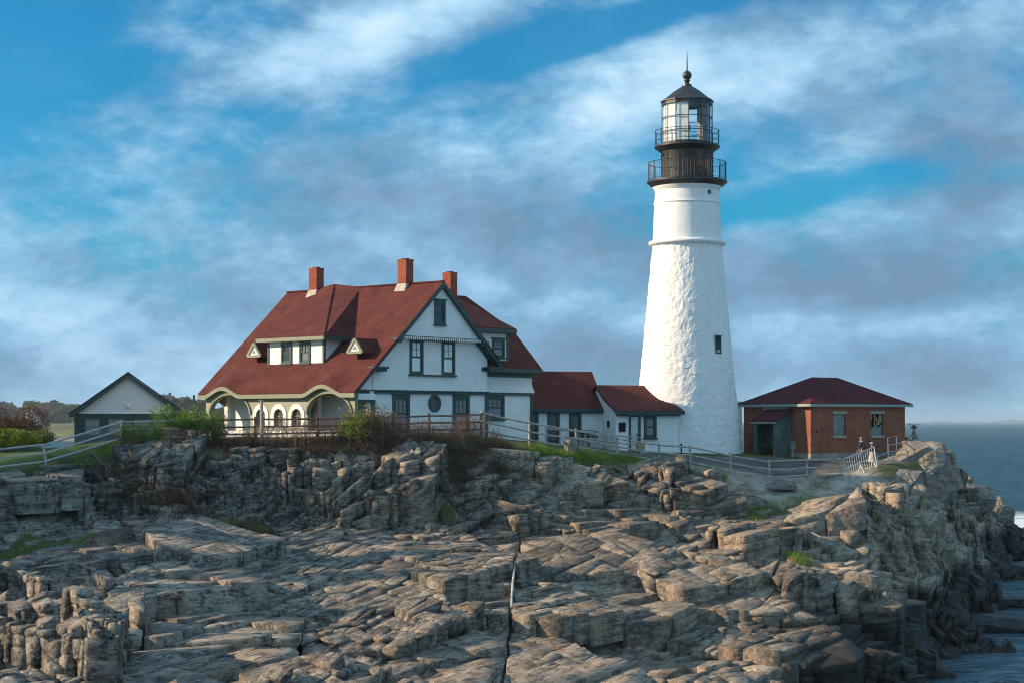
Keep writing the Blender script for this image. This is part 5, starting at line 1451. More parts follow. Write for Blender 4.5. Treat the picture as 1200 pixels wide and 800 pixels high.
for z_ in (519, 512): m.tube([(.30 * (1 - (524 - z_) / 26), .05, Z(z_)), (-.22 * (1 - (524 - z_) / 26), .16, Z(z_)), (.06, -.24 * (1 - (524 - z_) / 26), Z(z_)), (.30 * (1 - (524 - z_) / 26), .05, Z(z_))], .022, 5)
m.build('brace', M['dull_metal'], o)
m = MB(); m.lathe([(.0, Z(502)), (.14, Z(502)), (.22, Z(500)), (.12, Z(499)), (.12, Z(497.8)), (.0, Z(497.8))], 16); hd = m.build('lamp_head', M['dull_metal'], o)
m = MB(); m.lathe([(.0, Z(497.7)), (.36, Z(497.7)), (.42, Z(496.4)), (.34, Z(495.0)), (.0, Z(494.6))], 20); m.build('cover', M['white'], hd)

# ------------------------------------------------------------------ boulders
def boulder(name, label, c, size, rz, seed, tilt=(0, 0), cuts=9, group=None, mat='rock_solid'):
    """angular block: a cube cut by random planes, then split and roughened"""
    import bmesh
    rg = random.Random(seed)
    bm = bmesh.new(); bmesh.ops.create_cube(bm, size=1.0)
    for k in range(cuts):
        n = Vector((rg.uniform(-1, 1), rg.uniform(-1, 1), rg.uniform(-.6, 1))).normalized()
        bmesh.ops.bisect_plane(bm, geom=bm.verts[:] + bm.edges[:] + bm.faces[:], plane_co=n * rg.uniform(.42, .60), plane_no=n, clear_outer=True)
        es = [e for e in bm.edges if e.is_boundary]
        if es: bmesh.ops.holes_fill(bm, edges=es, sides=0)
    bmesh.ops.triangulate(bm, faces=bm.faces)
    for v in bm.verts: v.co = Vector((v.co.x * size[0], v.co.y * size[1], v.co.z * size[2]))
    for _ in range(4):
        es = [e for e in bm.edges if e.calc_length() > max(size) * .07]
        if not es: break
        bmesh.ops.subdivide_edges(bm, edges=es, cuts=1); bmesh.ops.triangulate(bm, faces=bm.faces)
    for v in bm.verts:
        p = v.co
        f_ = noise_at(p * .8 + Vector((seed, 0, 0))) * .20 + noise_at(p * 2.6 + Vector((seed, 5, 0))) * .10
        q = p.copy(); q.z *= 2.2
        f_ += (abs(noise_at(q * 1.3 + Vector((0, seed, 0)))) < .05) * -.05
        v.co = p + p.normalized() * f_ * min(1, max(size) / 2.2)
    me = bpy.data.meshes.new(name); bm.to_mesh(me); bm.free(); me.materials.append(M[mat])
    o = bpy.data.objects.new(name, me); COL.objects.link(o); o.location = c; o.rotation_euler = (tilt[0], tilt[1], rz)
    tag(o, label, 'boulder', group); return o
from mathutils import noise as _mn
def noise_at(p): return _mn.noise(p)
BL = [  # px, py of the middle, distance, size (m), turn, seed, tilt, label
    (1084, 558, 110.5, (2.6, 3.4, 4.2), .5, 3, (.05, .10), 'tall fissured grey rock block at the seaward corner, below the signal stand'),
    (1064, 537, 110.0, (4.4, 1.6, .8), .25, 8, (.0, -.30), 'flat sunlit tan slab leaning up towards the signal stand'),
    (1050, 574, 106.0, (2.6, 2.4, 2.0), .9, 12, (.1, -.25), 'pale wedge of rock under the leaning tan slab'),
    (1133, 582, 142, (4.6, 3.6, 2.0), .1, 15, (.0, .10), 'tan overhanging slab pointing out to sea on the headland ridge'),
    (1106, 572, 139, (2.0, 2.0, 1.8), 1.1, 18, (.1, .1), 'small brown rock between the fissured block and the overhanging slab'),
    (1167, 598, 152, (2.4, 2.4, 2.2), .4, 22, (.1, -.1), 'reddish rounded rock at the tip of the headland above the surf'),
    (668, 522, 97.0, (.7, .5, .8), .4, 55, (.1, -.3), 'small rock with orange lichen beside the fence at the end of the brush'),
    (915, 568, 102.2, (1.6, .8, .35), .1, 64, (.1, .0), 'thin grey slab lying at the edge of the concrete apron'),
]
for (px, py, Y, sz_, rz2, sd, tl_, lb) in BL:
    x, y, z = P(px, py, Y)
    boulder('boulder', lb, (x, y, z), sz_, rz2, sd, tl_)
reefs = ((1160, 738, 103, (9, 3.0, 1.1), 'dark weedy reef lying in the water at the lower right'), (1180, 668, 140, (11, 5, 1.4), 'dark weedy reef spread below the tip of the headland'), (1192, 712, 116, (4.5, 1.8, .8), 'small black reef between the two patches of bright water'), (1118, 722, 112, (6, 3, 1.3), 'black wet ledge at the foot of the right hand cliff'))
for i, (px, py, Y, sz_, lb) in enumerate(reefs):
    boulder('reef_rock', lb, ((px - 600) / FPX * Y, Y, -.05 + .25), sz_, .15 * i, 90 + i * 3, (0, 0), 8, mat='wet_rock')

# ------------------------------------------------------------------ people
def skinned(name, mat, joints, edges, radii, parent=None, levels=2, root_i=0):
    me = bpy.data.meshes.new(name); me.from_pydata([tuple(j) for j in joints], edges, []); me.materials.append(mat)
    o = bpy.data.objects.new(name, me); COL.objects.link(o)
    if parent: o.parent = parent
    sm = o.modifiers.new('skin', 'SKIN'); sm.use_smooth_shade = True
    me.skin_vertices.new() if not me.skin_vertices else None
    for i, r in enumerate(radii):
        sv_ = me.skin_vertices[0].data[i]; sv_.radius = r if isinstance(r, tuple) else (r, r); sv_.use_root = (i == root_i)
    ss = o.modifiers.new('subd', 'SUBSURF'); ss.levels = levels; ss.render_levels = levels
    return o
def person(label, loc, face, hgt, top_mat, leg_mat, pose, hair=None, cap=None, skirt=None):
    """face: heading in radians, 0 looks towards +x"""
    s = hgt / 1.78
    J = [(0, 0, .98), (0, 0, 1.18), (0, 0, 1.40), (.01, 0, 1.50), (.02, 0, 1.56), (.035, 0, 1.66), (.03, 0, 1.755)]
    Rr = [(.15, .12), (.145, .11), (.175, .11), (.06, .06), (.055, .055), (.085, .075), (.06, .055)]
    E_ = [(0, 1), (1, 2), (2, 3), (3, 4), (4, 5), (5, 6)]
    def add(p, r, frm): J.append(p); Rr.append((r, r) if not isinstance(r, tuple) else r); E_.append((frm, len(J) - 1)); return len(J) - 1
    hands = []
    for sd in (-1, 1):
        a = add((0, .19 * sd, 1.41), .06, 2); el_ = pose['elbow'][0 if sd < 0 else 1]; ha = pose['hand'][0 if sd < 0 else 1]
        b = add((el_[0], el_[1] * sd, el_[2]), .045, a); c = add((ha[0], ha[1] * sd, ha[2]), .03, b)
        d = Vector((ha[0], ha[1] * sd, ha[2])); f_ = (d - Vector((el_[0], el_[1] * sd, el_[2]))).normalized()
        pm = add(tuple(d + f_ * .06), (.035, .022), c)
        side = f_.cross(Vector((0, 1, 0)))
        side = side.normalized() if side.length > .1 else Vector((1, 0, 0))
        for q, ln in ((-.028, .062), (-.010, .076), (.009, .082), (.028, .074)):
            k1 = add(tuple(d + f_ * .085 + side * q), .010, pm); k2 = add(tuple(d + f_ * (.085 + ln) + side * q * 1.1 + Vector((.012, 0, 0))), .008, k1)
        t1 = add(tuple(d + f_ * .04 + side * -.045), .012, pm); add(tuple(d + f_ * .075 + side * -.062), .009, t1)
        h1 = add((0, .095 * sd, .90), .095, 0); kn = pose['knee'][0 if sd < 0 else 1]; an = pose['ankle'][0 if sd < 0 else 1]
        k = add((kn[0], kn[1] * sd, kn[2]), .062, h1); n_ = add((an[0], an[1] * sd, an[2]), .042, k); add((an[0] + .15, an[1] * sd * 1.1, .035), (.04, .03), n_)
    root = empty('person', loc, face, s); tag(root, label, 'person')
    skinned('body', M['skin'], J, E_, Rr, root)
    # jacket
    Jt = [(0, 0, .90), (0, 0, 1.18), (0, 0, 1.40), (.01, 0, 1.47)]; Rt = [(.185, .145), (.175, .135), (.20, .135), (.09, .085)]; Et = [(0, 1), (1, 2), (2, 3)]
    for sd in (-1, 1):
        el_ = pose['elbow'][0 if sd < 0 else 1]; ha = pose['hand'][0 if sd < 0 else 1]; i0 = len(Jt)
        Jt += [(0, .20 * sd, 1.41), (el_[0], el_[1] * sd, el_[2]), (ha[0], ha[1] * sd, ha[2] + .01)]; Rt += [(.078,) * 2, (.062,) * 2, (.045,) * 2]; Et += [(2, i0), (i0, i0 + 1), (i0 + 1, i0 + 2)]
    skinned('jacket', M[top_mat], Jt, Et, Rt, root)
    Jl = [(0, 0, .98), (0, 0, .90)]; Rl = [(.17, .135), (.16, .13)]; El = [(0, 1)]
    for sd in (-1, 1):
        kn = pose['knee'][0 if sd < 0 else 1]; an = pose['ankle'][0 if sd < 0 else 1]; i0 = len(Jl)
        Jl += [(0, .095 * sd, .84), (kn[0], kn[1] * sd, kn[2]), (an[0], an[1] * sd, an[2] + .02)]; Rl += [(.108,) * 2, (.082,) * 2, (.066,) * 2]; El += [(1, i0), (i0, i0 + 1), (i0 + 1, i0 + 2)]
    skinned('trousers', M[leg_mat], Jl, El, Rl, root)
    for sd in (-1, 1):
        an = pose['ankle'][0 if sd < 0 else 1]
        m = MB(); m.tube([(an[0] - .06, an[1] * sd, .05), (an[0] + .04, an[1] * sd, .055), (an[0] + .20, an[1] * sd * 1.1, .035)], [.05, .055, .035], 8); m.build('shoe', M['shoe'], root, smooth=True)
    # face
    m = MB(); m.lathe([(0, -.022), (.018, -.012), (.02, .004), (.008, .03), (0, .034)], 8); o_ = m.build('nose', M['skin'], root, smooth=True); o_.location = (.122, 0, 1.655)
    for sd in (-1, 1):
        m = MB(); m.lathe([(0, -.012), (.010, -.007), (.012, 0), (.010, .007), (0, .012)], 8); o_ = m.build('eye', M['dark'], root, smooth=True); o_.location = (.108, .032 * sd, 1.68)
        m = MB(); m.lathe([(0, -.03), (.018, -.015), (.02, .01), (.01, .03), (0, .035)], 8); o_ = m.build('ear', M['skin'], root, smooth=True); o_.location = (.03, .085 * sd, 1.665)
    m = MB(); m.box(.110, .119, -.024, .024, 1.612, 1.618); m.build('mouth', M['lip'], root)
    if hair:
        m = MB(); m.lathe([(.0, .10), (.05, .088), (.078, .05), (.088, .0), (.078, -.05), (.05, -.07)], 14); o_ = m.build('hair', M[hair], root, smooth=True); o_.location = (.005, 0, 1.70); o_.scale = (1.05, .98, .85)
    if cap:
        m = MB(); m.lathe([(0, .085), (.05, .075), (.088, .03), (.098, -.01), (.092, -.015)], 16); m.tube([(.06, 0, -.005), (.17, 0, -.015)], [.06, .045], 8); o_ = m.build('cap', M[cap], root, smooth=True); o_.location = (.02, 0, 1.72)
    if skirt:
        m = MB(); m.lathe([(.15, 1.05), (.19, .95), (.26, .60), (.32, .32), (.33, .30), (.30, .30), (.14, 1.0)], 20); m.build('coat_skirt', M[skirt], root, smooth=True)
    return root
stand = dict(elbow=((-.03, .25, 1.13), (.0, .25, 1.13)), hand=((.10, .24, .90), (.12, .22, .92)), knee=((.02, .10, .50), (.0, .10, .50)), ankle=((-.04, .10, .08), (.05, .11, .08)))
lean_ = dict(elbow=((.10, .22, 1.16), (.12, .22, 1.18)), hand=((.34, .16, 1.06), (.34, .14, 1.08)), knee=((.02, .10, .50), (.05, .10, .50)), ankle=((-.02, .10, .08), (.10, .11, .08)))
x, y = (1009.3 - 600) / FPX * 107.3, 107.3; zg_ = terrain_z(x, y)
person('balding man in dark navy jacket and jeans standing before the brick house', (x, y, zg_), R(-150), CAMZ - (510.6 - 493) * 107.3 / FPX - zg_, 'navy', 'jeans', stand)
x, y = (1022 - 600) / FPX * 107.9, 107.9; zg_ = terrain_z(x, y)
person('person in pale blue cap, dark top and long cream skirt at the metal barrier', (x, y, zg_), R(-160), CAMZ - (517.8 - 493) * 107.9 / FPX - zg_, 'navy', 'cream_cloth', lean_, hair='curtain', cap='pale_blue', skirt='cream_cloth')
# ------------------------------------------------------------------ vegetation
def leaf_mat(name, c1, c2, c3=None, trans=.25):
    n = NT(name); v = n.coord()
    g = n.n('ShaderNodeNewGeometry'); f = g.outputs['Random Per Island']
    st = [(.0, c1), (.6, c2)] + ([(1.0, c3)] if c3 else [])
    n.col(n.ramp(f, st))
    n.b.inputs['Roughness'].default_value = .6; n.b.inputs['Specular IOR Level'].default_value = .25
    if trans:
        t = n.n('ShaderNodeBsdfTranslucent'); n.l(n.ramp(f, st), t.inputs[0]); mx = n.n('ShaderNodeMixShader'); mx.inputs[0].default_value = trans
        n.l(n.b.outputs[0], mx.inputs[1]); n.l(t.outputs[0], mx.inputs[2]); n.l(mx.outputs[0], n.out.inputs[0])
    return n.m
M['leaf'] = leaf_mat('fresh_leaves', (.08, .17, .015), (.15, .27, .03), (.24, .33, .06))
M['leaf_olive'] = leaf_mat('olive_leaves', (.06, .075, .015), (.12, .12, .03), (.18, .15, .05))
M['juniper'] = leaf_mat('juniper_leaves', (.07, .12, .012), (.15, .21, .022), (.30, .31, .05))
M['grass'] = leaf_mat('grass_blades', (.10, .20, .02), (.19, .33, .045), (.32, .34, .11), .4)
M['dry_grass'] = leaf_mat('dry_grass', (.09, .06, .03), (.17, .12, .06), (.27, .21, .11), .2)
M['twig'] = leaf_mat('twigs', (.11, .06, .045), (.22, .125, .095), (.34, .23, .18), 0)
M['twig_dark'] = leaf_mat('dark_twigs', (.04, .026, .02), (.085, .05, .04), (.14, .085, .06), 0)
M['rust_leaf'] = leaf_mat('rust_leaves', (.085, .06, .025), (.13, .09, .035), (.17, .135, .05))
M['dead_leaf'] = leaf_mat('brown_brush', (.07, .038, .022), (.125, .07, .04), (.18, .11, .065))

def sticks(paths, r0, r1, nseg_sides=3):
    """paths: (n, k, 3) polylines -> triangular tubes"""
    P_ = np.asarray(paths, float); n, k, _ = P_.shape
    d = np.gradient(P_, axis=1); d /= np.linalg.norm(d, axis=2, keepdims=True) + 1e-9
    ref = np.where(np.abs(d[..., 2:3]) > .9, np.array([1., 0, 0]), np.array([0, 0, 1.]))
    a = np.cross(d, ref); a /= np.linalg.norm(a, axis=2, keepdims=True) + 1e-9; b = np.cross(d, a)
    r = np.asarray(r0).reshape(-1, 1, 1) * np.linspace(1, r1, k).reshape(1, k, 1)
    rings = [P_ + r * (a * math.cos(t) + b * math.sin(t)) for t in (0, 2 * PI / 3, 4 * PI / 3)]
    V_ = np.stack(rings, 2).reshape(-1, 3)
    F_ = []
    base = (np.arange(n) * k * 3)[:, None]
    for i in range(k - 1):
        for s in range(3):
            s2 = (s + 1) % 3
            F_.append(np.stack([base[:, 0] + i * 3 + s, base[:, 0] + i * 3 + s2, base[:, 0] + (i + 1) * 3 + s2, base[:, 0] + (i + 1) * 3 + s], -1))
    return V_, np.concatenate(F_)
def leaves(cent, size, rg, asp=.6, upb=.3):
    n = len(cent); nrm = rg.normal(0, 1, (n, 3)); nrm[:, 2] += upb; nrm /= np.linalg.norm(nrm, axis=1, keepdims=True)
    a = np.cross(nrm, rg.normal(0, 1, (n, 3))); a /= np.linalg.norm(a, axis=1, keepdims=True); b = np.cross(nrm, a)
    s = (size * rg.uniform(.6, 1.3, n))[:, None]
    V_ = np.stack([cent - a * s, cent + b * s * asp, cent + a * s, cent - b * s * asp], 1).reshape(-1, 3)
    return V_, np.arange(n * 4).reshape(-1, 4)
def bush_paths(rg, n, w, h, k=6, spread=.45, kink=.12):
    bx = rg.normal(0, w * .22, n); by = rg.normal(0, w * .22, n); hh = h * rg.uniform(.45, 1.05, n)
    ang = rg.uniform(0, 2 * PI, n); lean = rg.uniform(0, spread, n)
    P_ = np.zeros((n, k, 3)); t = np.linspace(0, 1, k)
    P_[:, :, 0] = bx[:, None] + (np.cos(ang) * lean * hh)[:, None] * t ** 1.4
    P_[:, :, 1] = by[:, None] + (np.sin(ang) * lean * hh)[:, None] * t ** 1.4
    P_[:, :, 2] = hh[:, None] * t - .1
    P_ += np.cumsum(rg.normal(0, kink * h / k, P_.shape), 1) * .5
    return P_
def side_twigs(P_, rg, per, ln):
    n, k, _ = P_.shape; out = []
    for _q in range(per):
        i = rg.integers(1, k, n); p = P_[np.arange(n), i]; d = rg.normal(0, 1, (n, 3)); d[:, 2] = np.abs(d[:, 2]) + .35; d /= np.linalg.norm(d, axis=1, keepdims=True)
        L2 = ln * rg.uniform(.4, 1.1, n)[:, None]
        out.append(np.stack([p, p + d * L2 * .5 + rg.normal(0, ln * .07, (n, 3)), p + d * L2 + rg.normal(0, ln * .12, (n, 3))], 1))
    return np.concatenate(out)
def make_bush(name, label, cat, seed, w, h, nst, twm, leafm=None, nleaf=0, lsize=.05, group=None, leaf_lo=.35, rad=.012, per=5, tl=.35, spread=.45):
    rg = np.random.default_rng(seed)
    root = empty(name, (0, 0, 0)); tag(root, label, cat, group)
    P_ = bush_paths(rg, nst, w, h, spread=spread); V1, F1 = sticks(P_, rad * rg.uniform(.7, 1.3, nst), .3)
    T_ = side_twigs(P_, rg, per, tl * h); V2, F2 = sticks(T_, np.full(len(T_), rad * .5), .4)
    mesh_np('stems', np.concatenate([V1, V2]), np.concatenate([F1, F2 + len(V1)]), twm, root)
    if leafm:
        tips = np.concatenate([T_[:, 1], T_[:, 2], P_[:, -1], P_[:, -2]]); tips = tips[tips[:, 2] > leaf_lo * h]
        c = tips[rg.integers(0, len(tips), nleaf)] + rg.normal(0, .05 * h, (nleaf, 3))
        V3, F3 = leaves(c, lsize, rg); mesh_np('foliage', V3, F3, leafm, root)
    return root
def place(root, px, Y, sc, rz, py=None, label=None, dz=0):
    x = (px - 600) / FPX * Y
    root.location = (x, Y, terrain_z(x, Y) + dz - .05); root.scale = (sc[0], sc[0], sc[1]) if isinstance(sc, tuple) else (sc,) * 3; root.rotation_euler = (0, 0, rz)
    if label: root['label'] = label
    return root
def scatter(protos, spots, group, hide_first=True):
    used = set(); out = []
    for (px, Y, sc) in spots:
        p = random.choice(protos)
        o = p if p.name not in used else copy_tree(p)
        used.add(p.name); place(o, px, Y, sc, random.uniform(0, 6.28)); out.append(o)
    for p in protos:
        if p.name not in used:
            for ch in list(p.children): bpy.data.objects.remove(ch)
            bpy.data.objects.remove(p)
    return out
G_ = 'bare brush along the fence of the big house'
pb = [make_bush('bare_shrub', 'reddish bare twiggy shrub growing through the brown fence in front of the big house', 'shrub', 100 + i, 1.3, 1.35, 34, M['twig'], group=G_, per=6, rad=.013) for i in range(3)]
pb += [make_bush('bare_shrub', 'reddish bare twiggy shrub growing through the brown fence in front of the big house', 'shrub', 110, 1.3, 1.2, 30, M['twig'], M['dead_leaf'], 260, .035, group=G_, per=5, rad=.010)]
spots = []
for i in range(42):
    px = (238 + i * 11) if i < 14 else 388 + (i - 14) * 7.6 + random.uniform(-4, 4); Y = float(np.interp(px, [240, 372, 503, 600], [90.5, 91.3, 92.8, 94.6])) + random.uniform(-.8, .7)
    k = .9 + (.3 if 390 < px < 460 else 0) + (.15 if px < 260 else 0); k *= .55 if px > 565 else 1
    spots.append((px, Y, k * random.uniform(.75, 1.15)))
scatter(pb, spots, G_)
G2 = 'low dark brush under the fence on the bluff crest'
pl = [make_bush('low_brush', 'low dark brown brush matting the top of the bluff below the fence', 'brush', 130 + i, 2.0, .42, 90, M['twig_dark'], M['dead_leaf'] if i else M['leaf_olive'], 140, .03, group=G2, per=6, rad=.010, spread=.9, tl=.5) for i in range(3)]
spots = []
for i in range(72):
    px = 175 + (i % 36) * 12 + random.uniform(-5, 5); Yc = float(np.interp((px - 600) / FPX * 91, _cx, _cy)); Y = Yc - (.6 if i < 36 else -.3) + random.uniform(-.6, .4)
    if 600 < px: continue
    spots.append((px, Y, random.uniform(.6, 1.15)))
for (px, Y, s_) in ((120, 85.9, 1.5), (140, 85.2, 1.7), (160, 85.6, 1.8), (180, 84.8, 2.0), (200, 84.4, 2.0), (215, 84.9, 1.8), (235, 85.6, 1.7), (190, 86.4, 1.7), (170, 86.6, 1.6), (225, 83.6, 1.6), (208, 86.0, 1.7), (150, 86.8, 1.5), (275, 83.0, 1.3), (290, 83.4, 1.3), (305, 83.2, 1.2), (325, 83.6, 1.0), (315, 84.5, 1.0), (505, 90.2, 1.3), (530, 89.8, 1.2), (545, 90.8, 1.2), (560, 91.2, 1.0), (590, 91.2, 1.0), (842, 95.5, .6), (700, 93, .7)):
    spots.append((px, Y, s_))
scatter(pl, spots, G2)
# leafy shrubs
ls = [(147, 89.2, .9, 'lowest bright green shrub spilling over the rocks by the corner of the mesh fence'), (164, 89.0, 1.0, 'bright green shrub beside the mesh fence, second from its corner post'), (182, 89.6, 1.15, 'bright green bushy shrub in front of the right half of the grey shed'),
      (206, 90.2, 1.75, 'tall leafy green shrub with brown stems before the right corner of the grey shed'), (219, 90.4, 1.45, 'leafy green shrub between the grey shed and the porch'), (236, 90.5, 1.4, 'thin leafy shrub in front of the left end of the porch'), (252, 90.7, 1.35, 'small leafy shrub under the left porch arch'),
      (291, 90.6, .8, 'tiny green shrub low in the fence below the first narrow porch window'), (414, 91.3, 1.5, 'upright fresh green shrub at the corner of the porch'), (421, 91.2, 1.3, 'narrow fresh green shrub touching the upright one at the porch corner'), (436, 91.7, 1.85, 'tall olive shrub right of the porch corner'), (447, 91.8, 1.6, 'olive brown shrub left of the ground floor windows')]
lp_ = [make_bush('leafy_shrub', 'x', 'shrub', 150 + i, .9, 1.0, 34, M['twig'], M['leaf'] if i < 3 else M['leaf_olive'], 1500 if i < 3 else 900, .034, per=6, rad=.012, leaf_lo=.3 if i != 1 else .62) for i in range(4)]
first = [True] * 4
for i, (px, Y, s_, lb) in enumerate(ls):
    k = 3 if 'olive' in lb else (1 if 'stems' in lb or 'thin' in lb or 'between' in lb else (0 if i % 2 else 2))
    o = lp_[k] if first[k] else copy_tree(lp_[k]); first[k] = False
    place(o, px, Y, s_, i * 1.3, label=lb)
# large juniper and brown thicket at the far left
def mound(name, label, px, Y, w, d, h, n, mat, size, seed, z_py):
    rg = np.random.default_rng(seed); x0, _, z0 = P(px, z_py, Y)
    root = empty(name, (x0, Y, z0)); tag(root, label, 'bush')
    lob = [(rg.uniform(-.5, .5) * w, rg.uniform(-.5, .5) * d, rg.uniform(.1, .55) * h, rg.uniform(.16, .34) * w) for _q in range(16)]
    C_ = []
    for (a, b, c, r) in lob:
        m_ = n // len(lob); q = rg.normal(0, 1, (m_, 3)); q /= np.linalg.norm(q, axis=1, keepdims=True); rad = r * rg.uniform(.72, 1.05, m_)[:, None]
        pt = q * rad * np.array([1, .9, .55 * h / (r + .001) * .7]) + np.array([a, b, c]); C_.append(pt)
    C_ = np.concatenate(C_); C_ = C_[C_[:, 2] > -.4]
    V3, F3 = leaves(C_, size, rg, .5, .6); mesh_np('foliage', V3, F3, mat, root)
    P_ = bush_paths(rg, 60, w * .9, h * .9, spread=.8); V1, F1 = sticks(P_, np.full(60, .03), .3); mesh_np('stems', V1, F1, M['twig_dark'], root)
    return root
mound('juniper_bush', 'large spreading green bush on the lawn at the left edge of the picture', 6, 101, 3.6, 3.0, 1.25, 12000, M['juniper'], .075, 5, 524)
mound('thicket', 'brown leafless thicket standing behind the large green bush at the left edge', -2, 108, 4.4, 3.0, 2.2, 15000, M['dead_leaf'], .06, 6, 512)
mound('thicket', 'smaller brown and green thicket at the right end of the large green bush', 30, 104, 2.4, 2.0, .9, 9000, M['leaf_olive'], .06, 9, 519)

# grass blades
def blades(name, spots, mat, hgt, seed, label):
    rg = np.random.default_rng(seed); X, Y, Hh = spots
    Z = np.array([terrain_z(x, y) for x, y in zip(X, Y)]) - .03; n = len(X)
    a = rg.uniform(0, PI, n); w_ = rg.uniform(.008, .018, n); h = hgt * Hh * rg.uniform(.5, 1.25, n); lx = rg.normal(0, .35, n) * h; ly = rg.normal(0, .35, n) * h
    V_ = np.stack([np.stack([X - np.cos(a) * w_, Y - np.sin(a) * w_, Z], -1), np.stack([X + np.cos(a) * w_, Y + np.sin(a) * w_, Z], -1), np.stack([X + lx, Y + ly, Z + h], -1)], 1).reshape(-1, 3)
    o = mesh_np(name, V_, np.arange(3 * n).reshape(-1, 3), mat); tag(o, label, 'grass', kind='stuff'); return o
rg = np.random.default_rng(77)
def region(n, px0, px1, y0, y1, test):
    px = rg.uniform(px0, px1, n); Y = rg.uniform(y0, y1, n); X = (px - 600) / FPX * Y
    k = test(px, X, Y) * (rg.random(n) < 1); ok = rg.random(n) < k; return X[ok], Y[ok], px[ok]
# lush strip between path fence and rocks
X, Y, px = region(150000, 612, 850, 92, 103, lambda px, X, Y: sstep(-.9, -.3, Y - crest(X)) * (1 - sstep(.5, 1.2, Y - crest(X))) * (.15 + sstep(.38, .55, fbm(X * 1.2, Y * 1.2, 3, 201))) * (path_mask(X, Y) < .1) * sstep(605, 640, px))
blades('green_grass', (X, Y, .5 + fbm(X * .9, Y * .9, 3, 203) * 1.4), M['grass'], .30, 1, 'lush green grass along the foot of the path fence')
X, Y, px = region(90000, -30, 140, 83, 98, lambda px, X, Y: sstep(-.8, -.1, Y - crest(X)) * (1 - .75 * sstep(1, 5, Y - crest(X))))
blades('lawn_grass', (X, Y, .4 + fbm(X * .9, Y * .9, 3, 205) * .9), M['grass'], .17, 2, 'short green lawn grass at the left under the mesh fence')
def ptest(px, X, Y): return patch_mask(X, Y) * .9 * (P(205, 598, 84.2)[0] + 1.6 < X) + patch_mask(X, Y) * .9 * (X < P(150, 598, 84.2)[0])
X, Y, px = region(260000, -20, 1000, 76, 103, ptest)
blades('ledge_grass', (X, Y, .6 + fbm(X * .9, Y * .9, 3, 207) * 1.2), M['grass'], .24, 3, 'tufts of green grass in the hollows of the ledges')
X, Y, px = region(120000, 60, 620, 84, 96, lambda px, X, Y: sstep(-3.2, -1.2, Y - crest(X)) * (1 - sstep(.8, 1.6, Y - crest(X))) * sstep(.46, .6, fbm(X * .8, Y * .8, 3, 211)))
blades('dry_grass', (X, Y, .5 + fbm(X, Y, 2, 213)), M['dry_grass'], .30, 4, 'dry tan grass on the crest of the bluff')
X, Y, px = region(30000, 830, 1010, 99, 106, lambda px, X, Y: sstep(.60, .68, fbm(X * .9, Y * .9, 3, 215)) * (path_mask(X, Y) < .1) * .6)
blades('weeds', (X, Y, np.full(len(X), .6)), M['grass'], .2, 5, 'thin weeds at the edge of the concrete apron')

# ------------------------------------------------------------------ far shore, woods, islands
def land_mat():
    n = NT('far_fields'); v = n.coord()
    c = n.ramp(n.noise(n.coord((1, .35, 1)), .012, 6, .6), [(.35, (.07, .075, .035)), (.48, (.13, .12, .06)), (.56, (.10, .15, .03)), (.7, (.12, .10, .07))])
    x, y, z = n.sep(v)
    sh_ = n.ramp(n.math('ADD', z, n.math('MULTIPLY', n.noise(v, .03, 5), 4.0)), [(.0, (.26, .22, .18)), (1.0, (.26, .22, .18))])
    f = n.n('ShaderNodeMapRange'); n.l(n.math('ADD', z, n.math('MULTIPLY', n.noise(v, .05, 5), 3.0)), f.inputs[0]); f.inputs[1].default_value = 3.4; f.inputs[2].default_value = 4.2; f.inputs[3].default_value = 1; f.inputs[4].default_value = 0
    n.col(n.mix(f.outputs[0], c, sh_)); return n.fin(.9, n.bump(n.noise(v, .2, 6, .7), .8, 1.5), .2)
M['land'] = land_mat()
nx_, ny2 = 160, 90
gx_ = np.linspace(-620, -60, nx_); gy_ = np.linspace(1040, 2400, ny2); GX, GY = np.meshgrid(gx_, gy_)
def far_h(X, Y):
    pxx = X / Y * FPX + 600
    shore_y = 1180 + 90 * np.sin(pxx * .05) + (fbm(X * .01, Y * .01, 3, 300) - .5) * 260 - 120 * sstep(150, 240, pxx)
    t = Y - shore_y
    return np.clip(t * .028, -2, 9.0) + sstep(0, 80, t) * (fbm(X * .006, Y * .006, 4, 301) - .4) * 5 + sstep(600, 1100, t) * 5 + 6 * sstep(170, 235, pxx) * sstep(0, 250, t)
ZZ = far_h(GX, GY)
ii = np.arange(nx_ * ny2).reshape(ny2, nx_)
fo = mesh_np('far_shore', np.stack([GX, GY, ZZ], -1).reshape(-1, 3), np.stack([ii[:-1, :-1], ii[:-1, 1:], ii[1:, 1:], ii[1:, :-1]], -1).reshape(-1, 4), M['land'], smooth=True); tag(fo, kind='structure')
